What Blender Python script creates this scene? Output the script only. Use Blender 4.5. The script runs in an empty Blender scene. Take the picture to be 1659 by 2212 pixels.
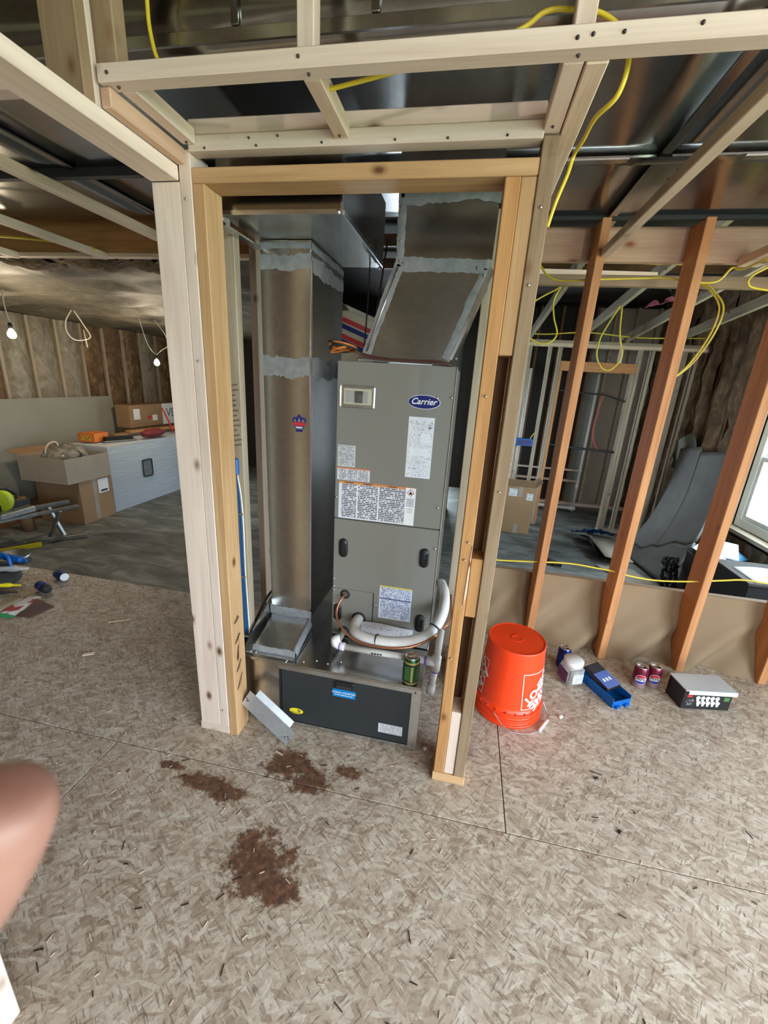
import bpy, bmesh, math, random
from mathutils import Vector, Matrix, noise

# ------------------------------------------------------------------ camera, world, exposure
scene = bpy.context.scene
COL = scene.collection
cam_d = bpy.data.cameras.new('camera')
cam = bpy.data.objects.new('camera', cam_d)
COL.objects.link(cam)
scene.camera = cam
cam_d.sensor_fit = 'VERTICAL'
cam_d.sensor_height = 36.0
cam_d.sensor_width = 27.0
cam_d.lens = 36.0 * 897.72 / 2212.0
cam_d.clip_start = 0.01
cam_d.clip_end = 300
CAM_R = Vector((0.97919, 0.19476, 0.05714))
CAM_U = Vector((-0.1123, 0.28538, 0.95181))
CAM_F = Vector((-0.16906, 0.93842, -0.30131))
mw = Matrix.Identity(4)
for i in range(3):
    mw[i][0] = CAM_R[i]; mw[i][1] = CAM_U[i]; mw[i][2] = -CAM_F[i]
mw.translation = (0, 0, 1.4459)
cam.matrix_world = mw
cam_d.dof.use_dof = True
cam_d.dof.focus_distance = 1.7
cam_d.dof.aperture_fstop = 12.0

world = bpy.data.worlds.new('sky_world'); scene.world = world
world.use_nodes = True
wbg = world.node_tree.nodes.get('Background') or world.node_tree.nodes.new('ShaderNodeBackground')
wbg.inputs['Color'].default_value = (0.74, 0.88, 1.0, 1)
wbg.inputs['Strength'].default_value = 13.0

def portal(name, loc, rot, sx, sy):
    d = bpy.data.lights.new(name, 'AREA'); d.shape = 'RECTANGLE'; d.size = sx; d.size_y = sy
    d.cycles.is_portal = True
    o = bpy.data.objects.new(name, d); COL.objects.link(o)
    o.location = loc; o.rotation_euler = rot
    return o
PI = math.pi
# daylight enters through the window openings (portals only guide the sky light)
portal('daylight_portal', (2.97, 3.75, 1.05), (0, PI/2, 0), 1.7, 2.2)
portal('daylight_portal', (2.97, -1.0, 1.08), (0, PI/2, 0), 2.0, 3.4)
portal('daylight_portal', (1.45, -3.27, 1.4), (PI/2, 0, 0), 1.5, 1.2)  # guides sky light through the added front window
portal('daylight_portal', (-1.0, 7.97, 0.68), (-PI/2, 0, 0), 1.4, 2.1)

vs = scene.view_settings
vs.view_transform = 'Standard'; vs.look = 'None'; vs.gamma = 1.0; vs.use_curve_mapping = False
vs.exposure = 0.45
scene.cycles.max_bounces = 8
scene.cycles.diffuse_bounces = 5
scene.cycles.glossy_bounces = 5
scene.cycles.transparent_max_bounces = 12
scene.cycles.sample_clamp_indirect = 8.0
scene.cycles.caustics_reflective = False
scene.cycles.caustics_refractive = False

rnd = random.Random(7)
# ------------------------------------------------------------------ material helpers
def nd(nt, typ, ins=None, **props):
    n = nt.nodes.new(typ)
    for k, v in props.items(): setattr(n, k, v)
    for k, v in (ins or {}).items():
        if isinstance(v, bpy.types.NodeSocket): nt.links.new(v, n.inputs[k])
        else: n.inputs[k].default_value = v
    return n
def c4(c): return (c[0], c[1], c[2], 1.0)
def newmat(name):
    m = bpy.data.materials.new(name); m.use_nodes = True
    return m, m.node_tree, m.node_tree.nodes['Principled BSDF']
def ramp(nt, fac, stops, interp='LINEAR'):
    r = nd(nt, 'ShaderNodeValToRGB', {'Fac': fac}); cr = r.color_ramp; cr.interpolation = interp
    while len(cr.elements) < len(stops): cr.elements.new(0.5)
    for e, (p, c) in zip(cr.elements, stops):
        e.position = p; e.color = c4(c) if not isinstance(c, (int, float)) else (c, c, c, 1)
    return r.outputs['Color']
def mix(nt, fac, a, b, blend='MIX'):
    n = nt.nodes.new('ShaderNodeMix'); n.data_type = 'RGBA'; n.blend_type = blend
    for idx, v in ((0, fac), (6, a), (7, b)):
        if isinstance(v, bpy.types.NodeSocket): nt.links.new(v, n.inputs[idx])
        else: n.inputs[idx].default_value = c4(v) if isinstance(v, tuple) and len(v) == 3 else v
    return n.outputs[2]
def math_(nt, op, a, b=0.0, clamp=False):
    n = nt.nodes.new('ShaderNodeMath'); n.operation = op; n.use_clamp = clamp
    for i, v in enumerate((a, b)):
        if isinstance(v, bpy.types.NodeSocket): nt.links.new(v, n.inputs[i])
        else: n.inputs[i].default_value = v
    return n.outputs[0]
def mapping(nt, vec, scale=(1, 1, 1), rot=(0, 0, 0), loc=(0, 0, 0)):
    return nd(nt, 'ShaderNodeMapping', {'Vector': vec, 'Scale': scale, 'Rotation': rot, 'Location': loc}).outputs[0]
def coords(nt, jitter=True):
    v = nd(nt, 'ShaderNodeTexCoord').outputs['Object']
    if not jitter: return v, None
    r = nd(nt, 'ShaderNodeObjectInfo').outputs['Random']
    off = nd(nt, 'ShaderNodeVectorMath', {0: (53.0, 37.0, 71.0), 'Scale': r}, operation='SCALE').outputs[0]
    return nd(nt, 'ShaderNodeVectorMath', {0: v, 1: off}, operation='ADD').outputs[0], r
def nz(nt, vec, scale=5.0, detail=4.0, rough=0.55, dist=0.0):
    return nd(nt, 'ShaderNodeTexNoise', {'Vector': vec, 'Scale': scale, 'Detail': detail, 'Roughness': rough, 'Distortion': dist}).outputs['Fac']
def bump(nt, h, strength=0.3, dist=0.01):
    return nd(nt, 'ShaderNodeBump', {'Height': h, 'Strength': strength, 'Distance': dist}).outputs[0]

def wood(name, light, dark, knot=(0.16, 0.07, 0.03), knots=0.11, rough=0.62):
    m, nt, b = newmat(name)
    v, r = coords(nt)
    g = nz(nt, mapping(nt, v, (1.6, 22, 22)), 1.0, 4, 0.6, 0.6)
    f = nz(nt, mapping(nt, v, (5, 160, 160)), 1.0, 2, 0.5)
    g2 = math_(nt, 'ADD', math_(nt, 'MULTIPLY', g, 0.75), math_(nt, 'MULTIPLY', f, 0.25))
    col = ramp(nt, g2, [(0.32, dark), (0.6, light)])
    patch = nz(nt, mapping(nt, v, (1.3, 5, 5)), 1.0, 2)
    col = mix(nt, math_(nt, 'MULTIPLY', ramp(nt, patch, [(0.5, 0), (0.75, 1)]), 0.45), col, dark)
    vo = nd(nt, 'ShaderNodeTexVoronoi', {'Vector': mapping(nt, v, (5.0, 9, 9)), 'Scale': 1.0, 'Randomness': 1.0})
    kn = ramp(nt, vo.outputs['Distance'], [(knots * 0.45, 1), (knots, 0.35), (knots * 1.5, 0)])
    col = mix(nt, kn, col, knot)
    val = math_(nt, 'ADD', math_(nt, 'MULTIPLY', r, 0.22), 0.88)
    hs = nd(nt, 'ShaderNodeHueSaturation', {'Color': col, 'Value': val})
    nt.links.new(hs.outputs[0], b.inputs['Base Color'])
    b.inputs['Roughness'].default_value = rough
    b.inputs['Specular IOR Level'].default_value = 0.25
    nt.links.new(bump(nt, g2, 0.25, 0.002), b.inputs['Normal'])
    return m
def plain(name, col, rough=0.5, metal=0.0, var=0.0, vscale=8.0, spec=0.5, bmp=0.0):
    m, nt, b = newmat(name)
    b.inputs['Base Color'].default_value = c4(col); b.inputs['Roughness'].default_value = rough
    b.inputs['Metallic'].default_value = metal; b.inputs['Specular IOR Level'].default_value = spec
    v, r = coords(nt)
    n = nz(nt, v, vscale, 4)
    lo = tuple(max(0, c * (1 - var)) for c in col); hi = tuple(min(1, c * (1 + var)) for c in col)
    nt.links.new(ramp(nt, n, [(0.3, lo), (0.7, hi)]), b.inputs['Base Color'])
    if bmp: nt.links.new(bump(nt, n, bmp, 0.01), b.inputs['Normal'])
    return m
def galv(name, col=(0.60, 0.62, 0.63), rough=0.26, wave=0.12):
    m, nt, b = newmat(name)
    v, r = coords(nt)
    vo = nd(nt, 'ShaderNodeTexVoronoi', {'Vector': v, 'Scale': 55.0})
    sp = ramp(nt, nd(nt, 'ShaderNodeSeparateColor', {'Color': vo.outputs['Color']}).outputs[0], [(0, tuple(c * 0.93 for c in col)), (1, tuple(c * 1.05 for c in col))])
    n2 = nz(nt, v, 3.0, 3)
    col2 = mix(nt, ramp(nt, n2, [(0.3, 0), (0.8, 0.2)]), sp, tuple(c * 0.8 for c in col))
    nt.links.new(col2, b.inputs['Base Color'])
    b.inputs['Metallic'].default_value = 1.0
    b.inputs['Roughness'].default_value = rough
    nt.links.new(bump(nt, nz(nt, mapping(nt, v, (1, 1, 0.35)), 2.0, 1, 0.3), wave * 0.25, 0.05), b.inputs['Normal'])
    return m
def printed(name, bg, ink, rows=18, cols=30, dens=0.5, bar=None, barcol=(0.8, 0.35, 0.1), frac=0.55):
    """paper with rows of unreadable small print; bar = height fraction of a coloured band on top"""
    m, nt, b = newmat(name)
    g = nd(nt, 'ShaderNodeTexCoord').outputs['Generated']
    s = nd(nt, 'ShaderNodeSeparateXYZ', {'Vector': g})
    row = math_(nt, 'MULTIPLY', s.outputs['Z'], float(rows))
    fr = math_(nt, 'FRACT', row)
    line = math_(nt, 'LESS_THAN', fr, frac)
    fl = math_(nt, 'FLOOR', row)
    comb = nd(nt, 'ShaderNodeCombineXYZ', {'X': math_(nt, 'MULTIPLY', s.outputs['X'], float(cols)), 'Y': math_(nt, 'MULTIPLY', fl, 7.31)}).outputs[0]
    w = nd(nt, 'ShaderNodeTexNoise', {'Vector': comb, 'Scale': 1.0, 'Detail': 2.0}).outputs['Fac']
    words = math_(nt, 'GREATER_THAN', w, 1 - dens)
    mg = math_(nt, 'MULTIPLY', math_(nt, 'GREATER_THAN', s.outputs['X'], 0.04), math_(nt, 'LESS_THAN', s.outputs['X'], 0.96))
    mg = math_(nt, 'MULTIPLY', mg, math_(nt, 'MULTIPLY', math_(nt, 'GREATER_THAN', s.outputs['Z'], 0.03), math_(nt, 'LESS_THAN', s.outputs['Z'], 0.97)))
    f = math_(nt, 'MULTIPLY', math_(nt, 'MULTIPLY', line, words), mg)
    col = mix(nt, f, bg, ink)
    if bar: col = mix(nt, math_(nt, 'GREATER_THAN', s.outputs['Z'], 1 - bar), col, barcol)
    nt.links.new(col, b.inputs['Base Color']); b.inputs['Roughness'].default_value = 0.45
    return m

PALE = wood('pale_spruce', (0.81, 0.665, 0.565), (0.66, 0.51, 0.415))
PALE2 = wood('pale_spruce_warm', (0.80, 0.63, 0.49), (0.62, 0.46, 0.335))
GOLD = wood('golden_fir', (0.54, 0.34, 0.175), (0.38, 0.21, 0.09), (0.12, 0.05, 0.02), 0.10)
GOLD2 = wood('amber_fir', (0.50, 0.265, 0.105), (0.33, 0.15, 0.05), (0.10, 0.035, 0.012), 0.10)
ORANGE = wood('orange_fir', (0.64, 0.30, 0.13), (0.46, 0.185, 0.07), (0.08, 0.02, 0.01), 0.09)
BROWN = wood('weathered_brown', (0.34, 0.235, 0.145), (0.23, 0.15, 0.085))
GREYW = wood('greyed_pine', (0.46, 0.38, 0.275), (0.32, 0.25, 0.175))
DARKW = wood('dark_fir', (0.22, 0.12, 0.06), (0.12, 0.06, 0.03))
PINKB = wood('pink_beam', (0.60, 0.40, 0.28), (0.46, 0.27, 0.17), (0.25, 0.08, 0.04), 0.14)
GALV = galv('galvanized_steel', (0.58, 0.575, 0.555), 0.24)
GALVD = galv('dull_galvanized_steel', (0.37, 0.365, 0.355), 0.20, 0.12)
GALVB = galv('bright_galvanized_steel', (0.74, 0.77, 0.80), 0.24, 0.05)
MASTIC = plain('grey_mastic', (0.235, 0.24, 0.245), 0.55, 0, 0.2, 30, 0.4, 0.2)
TAUPE = plain('taupe_paint', (0.225, 0.215, 0.190), 0.38, 0, 0.03, 3, 0.5)
BLACK = plain('black_plastic', (0.012, 0.012, 0.013), 0.4, 0, 0.2, 6)
CHAR = plain('charcoal_panel', (0.022, 0.026, 0.028), 0.42, 0, 0.1, 4)
WHITE = plain('white_plastic', (0.80, 0.80, 0.78), 0.35, 0, 0.03, 6)
PVC = plain('white_pvc', (0.82, 0.81, 0.79), 0.3, 0, 0.04, 8)
FOAM = plain('white_foam_sleeve', (0.80, 0.79, 0.78), 0.7, 0, 0.05, 20)
PURPLE = plain('purple_primer', (0.25, 0.12, 0.55), 0.4)
COPPER = plain('copper', (0.62, 0.27, 0.16), 0.32, 0.85, 0.15, 12)
SCREW = plain('zinc_screw', (0.75, 0.75, 0.74), 0.25, 1.0)
DARKS = plain('dark_screw', (0.06, 0.05, 0.045), 0.4, 0.6)
YELLOW = plain('yellow_cable_jacket', (0.72, 0.55, 0.04), 0.4, 0, 0.1, 10)
WIREW = plain('white_cable_jacket', (0.74, 0.70, 0.60), 0.5, 0, 0.1, 10)
BLUEC = plain('blue_cable', (0.02, 0.10, 0.27), 0.4)
BLUEP = plain('blue_plastic', (0.0, 0.11, 0.42), 0.38, 0, 0.1, 8)
NAVY = plain('navy_print', (0.012, 0.02, 0.16), 0.35)
INKW = plain('white_ink', (0.85, 0.85, 0.85), 0.5)
INKB = plain('black_ink', (0.015, 0.013, 0.012), 0.6)
INKR = plain('red_ink', (0.55, 0.03, 0.03), 0.5)
ORBK = plain('orange_bucket_plastic', (0.95, 0.06, 0.010), 0.36, 0, 0.05, 5, 0.5)
CARD = plain('brown_cardboard', (0.33, 0.21, 0.115), 0.85, 0, 0.08, 5, 0.2)
CARDG = plain('greyed_cardboard', (0.36, 0.31, 0.25), 0.85, 0, 0.06, 5, 0.2)
DRYW = plain('grey_drywall_paper', (0.28, 0.275, 0.235), 0.9, 0, 0.05, 3, 0.2)
KNEE = plain('tan_panel', (0.27, 0.185, 0.11), 0.75, 0, 0.10, 2.2, 0.25)
FOAMB = plain('grey_foam_board', (0.19, 0.185, 0.18), 0.55, 0, 0.10, 6, 0.35)
VINYL = plain('white_vinyl', (0.85, 0.88, 0.87), 0.35)
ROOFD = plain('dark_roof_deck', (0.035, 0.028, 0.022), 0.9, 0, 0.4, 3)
INT = plain('unpainted_board', (0.22, 0.175, 0.13), 0.9, 0, 0.15, 2)
LOGOB = plain('logo_blue', (0.006, 0.012, 0.15), 0.3)
CCBL = plain('label_blue', (0.0, 0.19, 0.50), 0.4)
YELL = plain('label_yellow', (0.85, 0.68, 0.02), 0.4)
PAPER = plain('paper_white', (0.78, 0.80, 0.83), 0.6)
MAROON = plain('maroon_cloth', (0.16, 0.015, 0.025), 0.8, 0, 0.3, 12)
LIME = plain('lime_tool_plastic', (0.42, 0.52, 0.02), 0.45, 0, 0.1, 9)
ORNG = plain('orange_card', (0.62, 0.16, 0.02), 0.6, 0, 0.1, 9)
STEEL = plain('worn_steel', (0.35, 0.37, 0.38), 0.4, 0.9, 0.2, 20)
RUBBER = plain('black_rubber', (0.02, 0.02, 0.02), 0.7)
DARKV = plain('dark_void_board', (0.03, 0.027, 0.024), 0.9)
CLEAR_M, _nt, _b = newmat('clear_plastic')
_b.inputs['Base Color'].default_value = (0.85, 0.85, 0.83, 1); _b.inputs['Roughness'].default_value = 0.12; _b.inputs['Alpha'].default_value = 0.32
CLEAR = CLEAR_M
def film_mat():
    m, nt, b = newmat('clear_film')
    b.inputs['Base Color'].default_value = (0.8, 0.85, 0.9, 1); b.inputs['Roughness'].default_value = 0.15
    b.inputs['Alpha'].default_value = 0.25
    return m
FILM = film_mat()
def pane_mat():
    m, nt, b = newmat('window_glass')
    tr = nd(nt, 'ShaderNodeBsdfTransparent', {'Color': (0.93, 0.97, 0.97, 1)})
    gl = nd(nt, 'ShaderNodeBsdfGlossy', {'Roughness': 0.02})
    mx = nd(nt, 'ShaderNodeMixShader', {0: 0.06, 1: tr.outputs[0], 2: gl.outputs[0]})
    nt.links.new(mx.outputs[0], nt.nodes['Material Output'].inputs['Surface'])
    return m
GLASS = pane_mat()
def emis(name, col, s):
    m, nt, b = newmat(name)
    b.inputs['Emission Color'].default_value = c4(col); b.inputs['Emission Strength'].default_value = s
    b.inputs['Base Color'].default_value = c4(col)
    return m
GLOW = emis('glowing_bulb_glass', (1.0, 0.86, 0.62), 60.0)

def osb_mat():
    m, nt, b = newmat('oriented_strand_board')
    v, r = coords(nt)
    base = nz(nt, v, 3.0, 3)
    col = ramp(nt, base, [(0.3, (0.38, 0.29, 0.215)), (0.7, (0.50, 0.405, 0.315))])
    hgt = nz(nt, v, 90.0, 2)
    pal = [(0.0, (0.26, 0.18, 0.125)), (0.22, (0.40, 0.31, 0.23)), (0.6, (0.52, 0.425, 0.335)), (0.85, (0.62, 0.54, 0.44)), (1.0, (0.70, 0.63, 0.53))]
    wob = nd(nt, 'ShaderNodeTexNoise', {'Vector': v, 'Scale': 14.0, 'Detail': 2.0}).outputs['Color']
    vw = nd(nt, 'ShaderNodeVectorMath', {0: v, 1: nd(nt, 'ShaderNodeVectorMath', {0: wob, 'Scale': 0.012}, operation='SCALE').outputs[0]}, operation='ADD').outputs[0]
    for k, (ang, sx, sy, th) in enumerate([(0.35, 10, 36, 0.2), (1.45, 11, 44, 0.45), (2.5, 12, 50, 0.5), (0.85, 14, 64, 0.55), (1.95, 18, 80, 0.6), (0.05, 20, 100, 0.66), (2.75, 24, 120, 0.74), (0.6, 30, 150, 0.8)]):
        mp = mapping(nt, mapping(nt, vw, (1, 1, 1), (0, 0, ang), (k * 3.7, k * 1.9, 0)), (sx, sy, 1))
        vo = nd(nt, 'ShaderNodeTexVoronoi', {'Vector': mp, 'Scale': 1.0}, voronoi_dimensions='2D')
        s = nd(nt, 'ShaderNodeSeparateColor', {'Color': vo.outputs['Color']})
        msk = math_(nt, 'GREATER_THAN', s.outputs[2], th)
        col = mix(nt, math_(nt, 'MULTIPLY', msk, 0.62), col, ramp(nt, s.outputs[0], pal))
        hgt = math_(nt, 'ADD', hgt, math_(nt, 'MULTIPLY', msk, math_(nt, 'MULTIPLY', s.outputs[1], 0.6)))
    fine = nz(nt, mapping(nt, v, (120, 110, 1)), 1.0, 3)
    col = mix(nt, math_(nt, 'MULTIPLY', ramp(nt, fine, [(0.56, 0), (0.72, 1)]), 0.5), col, (0.20, 0.135, 0.085))
    # dark shavings and nicks
    dv = nd(nt, 'ShaderNodeTexVoronoi', {'Vector': mapping(nt, mapping(nt, vw, (1, 1, 1), (0, 0, 0.6)), (55, 330, 1)), 'Scale': 1.0}, voronoi_dimensions='2D')
    dk = nd(nt, 'ShaderNodeSeparateColor', {'Color': dv.outputs['Color']}).outputs[0]
    col = mix(nt, math_(nt, 'MULTIPLY', math_(nt, 'GREATER_THAN', dk, 0.955), 0.5), col, (0.10, 0.065, 0.04))
    dv2 = nd(nt, 'ShaderNodeTexVoronoi', {'Vector': mapping(nt, mapping(nt, vw, (1, 1, 1), (0, 0, 2.2)), (45, 300, 1)), 'Scale': 1.0}, voronoi_dimensions='2D')
    dk2 = nd(nt, 'ShaderNodeSeparateColor', {'Color': dv2.outputs['Color']}).outputs[0]
    col = mix(nt, math_(nt, 'MULTIPLY', math_(nt, 'GREATER_THAN', dk2, 0.955), 0.5), col, (0.12, 0.08, 0.05))
    # spilled brown stains (world position)
    pos = nd(nt, 'ShaderNodeNewGeometry').outputs['Position']
    px = nd(nt, 'ShaderNodeSeparateXYZ', {'Vector': pos})
    wn = nz(nt, pos, 20.0, 8, 0.78)
    wn = math_(nt, 'MULTIPLY', math_(nt, 'SUBTRACT', wn, 0.5), 4.6)
    tot = None
    for cx, cy, rx, ry in [(-0.47, 0.815, 0.085, 0.075), (-0.40, 0.775, 0.06, 0.045), (-0.53, 0.87, 0.035, 0.04), (-0.52, 1.165, 0.085, 0.052), (-0.42, 1.125, 0.06, 0.05), (-0.78, 1.02, 0.09, 0.03), (-0.70, 1.0, 0.06, 0.028), (-0.29, 1.19, 0.04, 0.022), (-0.95, 1.055, 0.045, 0.014)]:
        dx = math_(nt, 'DIVIDE', math_(nt, 'SUBTRACT', px.outputs['X'], cx), rx)
        dy = math_(nt, 'DIVIDE', math_(nt, 'SUBTRACT', px.outputs['Y'], cy), ry)
        d = math_(nt, 'SQRT', math_(nt, 'ADD', math_(nt, 'MULTIPLY', dx, dx), math_(nt, 'MULTIPLY', dy, dy)))
        tot = d if tot is None else math_(nt, 'MINIMUM', tot, d)
    st = math_(nt, 'ADD', tot, wn)
    sf = ramp(nt, math_(nt, 'SUBTRACT', 1.55, st), [(0.15, 0), (0.40, 0.55), (0.62, 0.93)])
    scol = ramp(nt, nz(nt, pos, 45.0, 3), [(0.35, (0.06, 0.022, 0.010)), (0.58, (0.145, 0.058, 0.027)), (0.8, (0.30, 0.165, 0.09))])
    col = mix(nt, sf, col, scol)
    nt.links.new(col, b.inputs['Base Color'])
    b.inputs['Roughness'].default_value = 0.62
    b.inputs['Specular IOR Level'].default_value = 0.35
    nt.links.new(bump(nt, hgt, 0.35, 0.0025), b.inputs['Normal'])
    return m
OSB = osb_mat()
def slab_mat():
    m, nt, b = newmat('dark_stained_slab')
    v, r = coords(nt)
    a = nz(nt, mapping(nt, v, (2.0, 5.5, 1), (0, 0, 0.5)), 1.2, 6, 0.65, 0.8)
    c = nz(nt, v, 0.8, 3)
    f = math_(nt, 'ADD', math_(nt, 'MULTIPLY', a, 0.65), math_(nt, 'MULTIPLY', c, 0.35))
    nt.links.new(ramp(nt, f, [(0.36, (0.045, 0.047, 0.043)), (0.5, (0.13, 0.137, 0.125)), (0.66, (0.30, 0.305, 0.28))]), b.inputs['Base Color'])
    b.inputs['Roughness'].default_value = 0.6
    nt.links.new(bump(nt, a, 0.3, 0.01), b.inputs['Normal'])
    return m
SLAB = slab_mat()
def insul_mat(name, c0, c1, c2, rough=0.9, bs=0.6):
    m, nt, b = newmat(name)
    v, r = coords(nt)
    a = nz(nt, mapping(nt, v, (1, 1, 0.6)), 7.0, 6, 0.7, 1.2)
    nt.links.new(ramp(nt, a, [(0.33, c0), (0.52, c1), (0.7, c2)]), b.inputs['Base Color'])
    b.inputs['Roughness'].default_value = rough
    nt.links.new(bump(nt, nz(nt, v, 26.0, 5), bs, 0.03), b.inputs['Normal'])
    return m
BATT = insul_mat('brown_fibreglass', (0.07, 0.04, 0.018), (0.18, 0.105, 0.05), (0.33, 0.23, 0.13))
BATTG = insul_mat('film_faced_batt', (0.15, 0.115, 0.075), (0.27, 0.225, 0.16), (0.40, 0.36, 0.28), 0.45, 0.3)
VFILM = insul_mat('hazy_vapour_film', (0.09, 0.08, 0.057), (0.145, 0.13, 0.095), (0.22, 0.20, 0.155), 0.6, 0.10)
BLKP = plain('black_poly_film', (0.01, 0.012, 0.014), 0.2)

# ------------------------------------------------------------------ geometry helpers
WM = {}
def link(o, parent=None, wm=None):
    COL.objects.link(o)
    wm = wm or Matrix.Identity(4)
    WM[o.name] = wm
    if parent is not None:
        o.parent = parent
        o.matrix_basis = WM[parent.name].inverted() @ wm
    else:
        o.matrix_basis = wm
    return o
def tag(o, label=None, cat=None, group=None, kind=None):
    if label: o['label'] = label
    if cat: o['category'] = cat
    if group: o['group'] = group
    if kind: o['kind'] = kind
    return o
def thing(name, label=None, cat=None, loc=(0, 0, 0), group=None, kind=None, rotz=0.0, parent=None, rot=None):
    o = bpy.data.objects.new(name, None); o.empty_display_size = 0.1
    m = Matrix.Translation(loc) @ (rot if rot is not None else Matrix.Rotation(rotz, 4, 'Z'))
    link(o, parent, m)
    return tag(o, label, cat, group, kind)
def mk(name, verts, faces, mat, parent=None, wm=None, smooth=False):
    me = bpy.data.meshes.new(name)
    me.from_pydata([tuple(v) for v in verts], [], [tuple(f) for f in faces])
    bm = bmesh.new(); bm.from_mesh(me); bmesh.ops.recalc_face_normals(bm, faces=bm.faces); bm.to_mesh(me); bm.free()
    if mat: me.materials.append(mat)
    if smooth:
        for p in me.polygons: p.use_smooth = True
    o = bpy.data.objects.new(name, me)
    return link(o, parent, wm)
def from_bm(name, bm, mat, parent=None, wm=None, smooth=False):
    bmesh.ops.recalc_face_normals(bm, faces=bm.faces)
    me = bpy.data.meshes.new(name); bm.to_mesh(me); bm.free()
    if mat: me.materials.append(mat)
    if smooth:
        for p in me.polygons: p.use_smooth = True
    return link(bpy.data.objects.new(name, me), parent, wm)
def bm_box(bm, x0, x1, y0, y1, z0, z1, mtx=None):
    vs_ = []
    for x in (x0, x1):
        for y in (y0, y1):
            for z in (z0, z1):
                p = Vector((x, y, z))
                vs_.append(bm.verts.new(mtx @ p if mtx else p))
    for f in ((0, 1, 3, 2), (4, 6, 7, 5), (0, 4, 5, 1), (2, 3, 7, 6), (0, 2, 6, 4), (1, 5, 7, 3)):
        bm.faces.new([vs_[i] for i in f])
    return vs_
def box(name, x0, x1, y0, y1, z0, z1, mat, parent=None, bev=0.0, base=None):
    """box given in the coordinates of `base` (a matrix, world by default); origin at its centre"""
    cx, cy, cz = (x0 + x1) / 2, (y0 + y1) / 2, (z0 + z1) / 2
    bm = bmesh.new(); bm_box(bm, x0 - cx, x1 - cx, y0 - cy, y1 - cy, z0 - cz, z1 - cz)
    if bev: bmesh.ops.bevel(bm, geom=bm.edges[:], offset=bev, segments=1, affect='EDGES')
    return from_bm(name, bm, mat, parent, (base or Matrix.Identity(4)) @ Matrix.Translation((cx, cy, cz)))
def board(name, x0, x1, y0, y1, z0, z1, mat, parent=None, bev=0.0025):
    """sawn timber: local X runs along the grain"""
    d = (x1 - x0, y1 - y0, z1 - z0); c = Vector(((x0 + x1) / 2, (y0 + y1) / 2, (z0 + z1) / 2))
    k = max(range(3), key=lambda i: d[i])
    if k == 0: rot = Matrix.Identity(4); l, w, h = d
    elif k == 1: rot = Matrix.Rotation(PI / 2, 4, 'Z'); l, w, h = d[1], d[0], d[2]
    else: rot = Matrix.Rotation(-PI / 2, 4, 'Y'); l, w, h = d[2], d[1], d[0]
    bm = bmesh.new(); bm_box(bm, -l / 2, l / 2, -w / 2, w / 2, -h / 2, h / 2)
    if bev: bmesh.ops.bevel(bm, geom=bm.edges[:], offset=bev, segments=1, affect='EDGES')
    return from_bm(name, bm, mat, parent, Matrix.Translation(c) @ rot)
def frame_from(a, b, up=(0, 0, 1)):
    a, b = Vector(a), Vector(b); x = (b - a).normalized(); u = Vector(up)
    y = u.cross(x).normalized(); z = x.cross(y)
    m = Matrix.Identity(4)
    for i in range(3): m[i][0] = x[i]; m[i][1] = y[i]; m[i][2] = z[i]
    m.translation = a
    return m, (b - a).length
def beam(name, a, b, w, h, mat, parent=None, up=(0, 0, 1), bev=0.002):
    """timber from a to b (axis through its centre), w wide, h high"""
    m, L = frame_from(a, b, up)
    bm = bmesh.new(); bm_box(bm, 0, L, -w / 2, w / 2, -h / 2, h / 2)
    if bev: bmesh.ops.bevel(bm, geom=bm.edges[:], offset=bev, segments=1, affect='EDGES')
    return from_bm(name, bm, mat, parent, m)
def spline(pts, n=8):
    pts = [Vector(p) for p in pts]
    if len(pts) < 3: return pts
    out = []
    P = [pts[0] * 2 - pts[1]] + pts + [pts[-1] * 2 - pts[-2]]
    for i in range(1, len(P) - 2):
        p0, p1, p2, p3 = P[i - 1:i + 3]
        for k in range(n):
            t = k / n
            out.append(0.5 * ((2 * p1) + (p2 - p0) * t + (2 * p0 - 5 * p1 + 4 * p2 - p3) * t * t + (3 * p1 - p0 - 3 * p2 + p3) * t ** 3))
    out.append(pts[-1])
    return out
def bm_tube(bm, path, rad, seg=8, caps=True):
    path = [Vector(p) for p in path]
    rings = []; up = None
    for i, p in enumerate(path):
        t = (path[min(i + 1, len(path) - 1)] - path[max(i - 1, 0)]).normalized()
        if up is None:
            up = Vector((0, 0, 1)) if abs(t.z) < 0.9 else Vector((1, 0, 0))
        up = (up - t * up.dot(t)).normalized()
        s = t.cross(up)
        r = rad[i] if isinstance(rad, (list, tuple)) else rad
        rings.append([bm.verts.new(p + (up * math.cos(a) + s * math.sin(a)) * r) for a in [2 * PI * k / seg for k in range(seg)]])
    for a, b in zip(rings, rings[1:]):
        for k in range(seg): bm.faces.new((a[k], a[(k + 1) % seg], b[(k + 1) % seg], b[k]))
    if caps:
        bm.faces.new(rings[0]); bm.faces.new(rings[-1][::-1])
def tube(name, pts, rad, mat, parent=None, seg=8, n=8, smooth=True, straight=False):
    bm = bmesh.new(); bm_tube(bm, pts if straight else spline(pts, n), rad, seg)
    return from_bm(name, bm, mat, parent, None, smooth)
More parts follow.
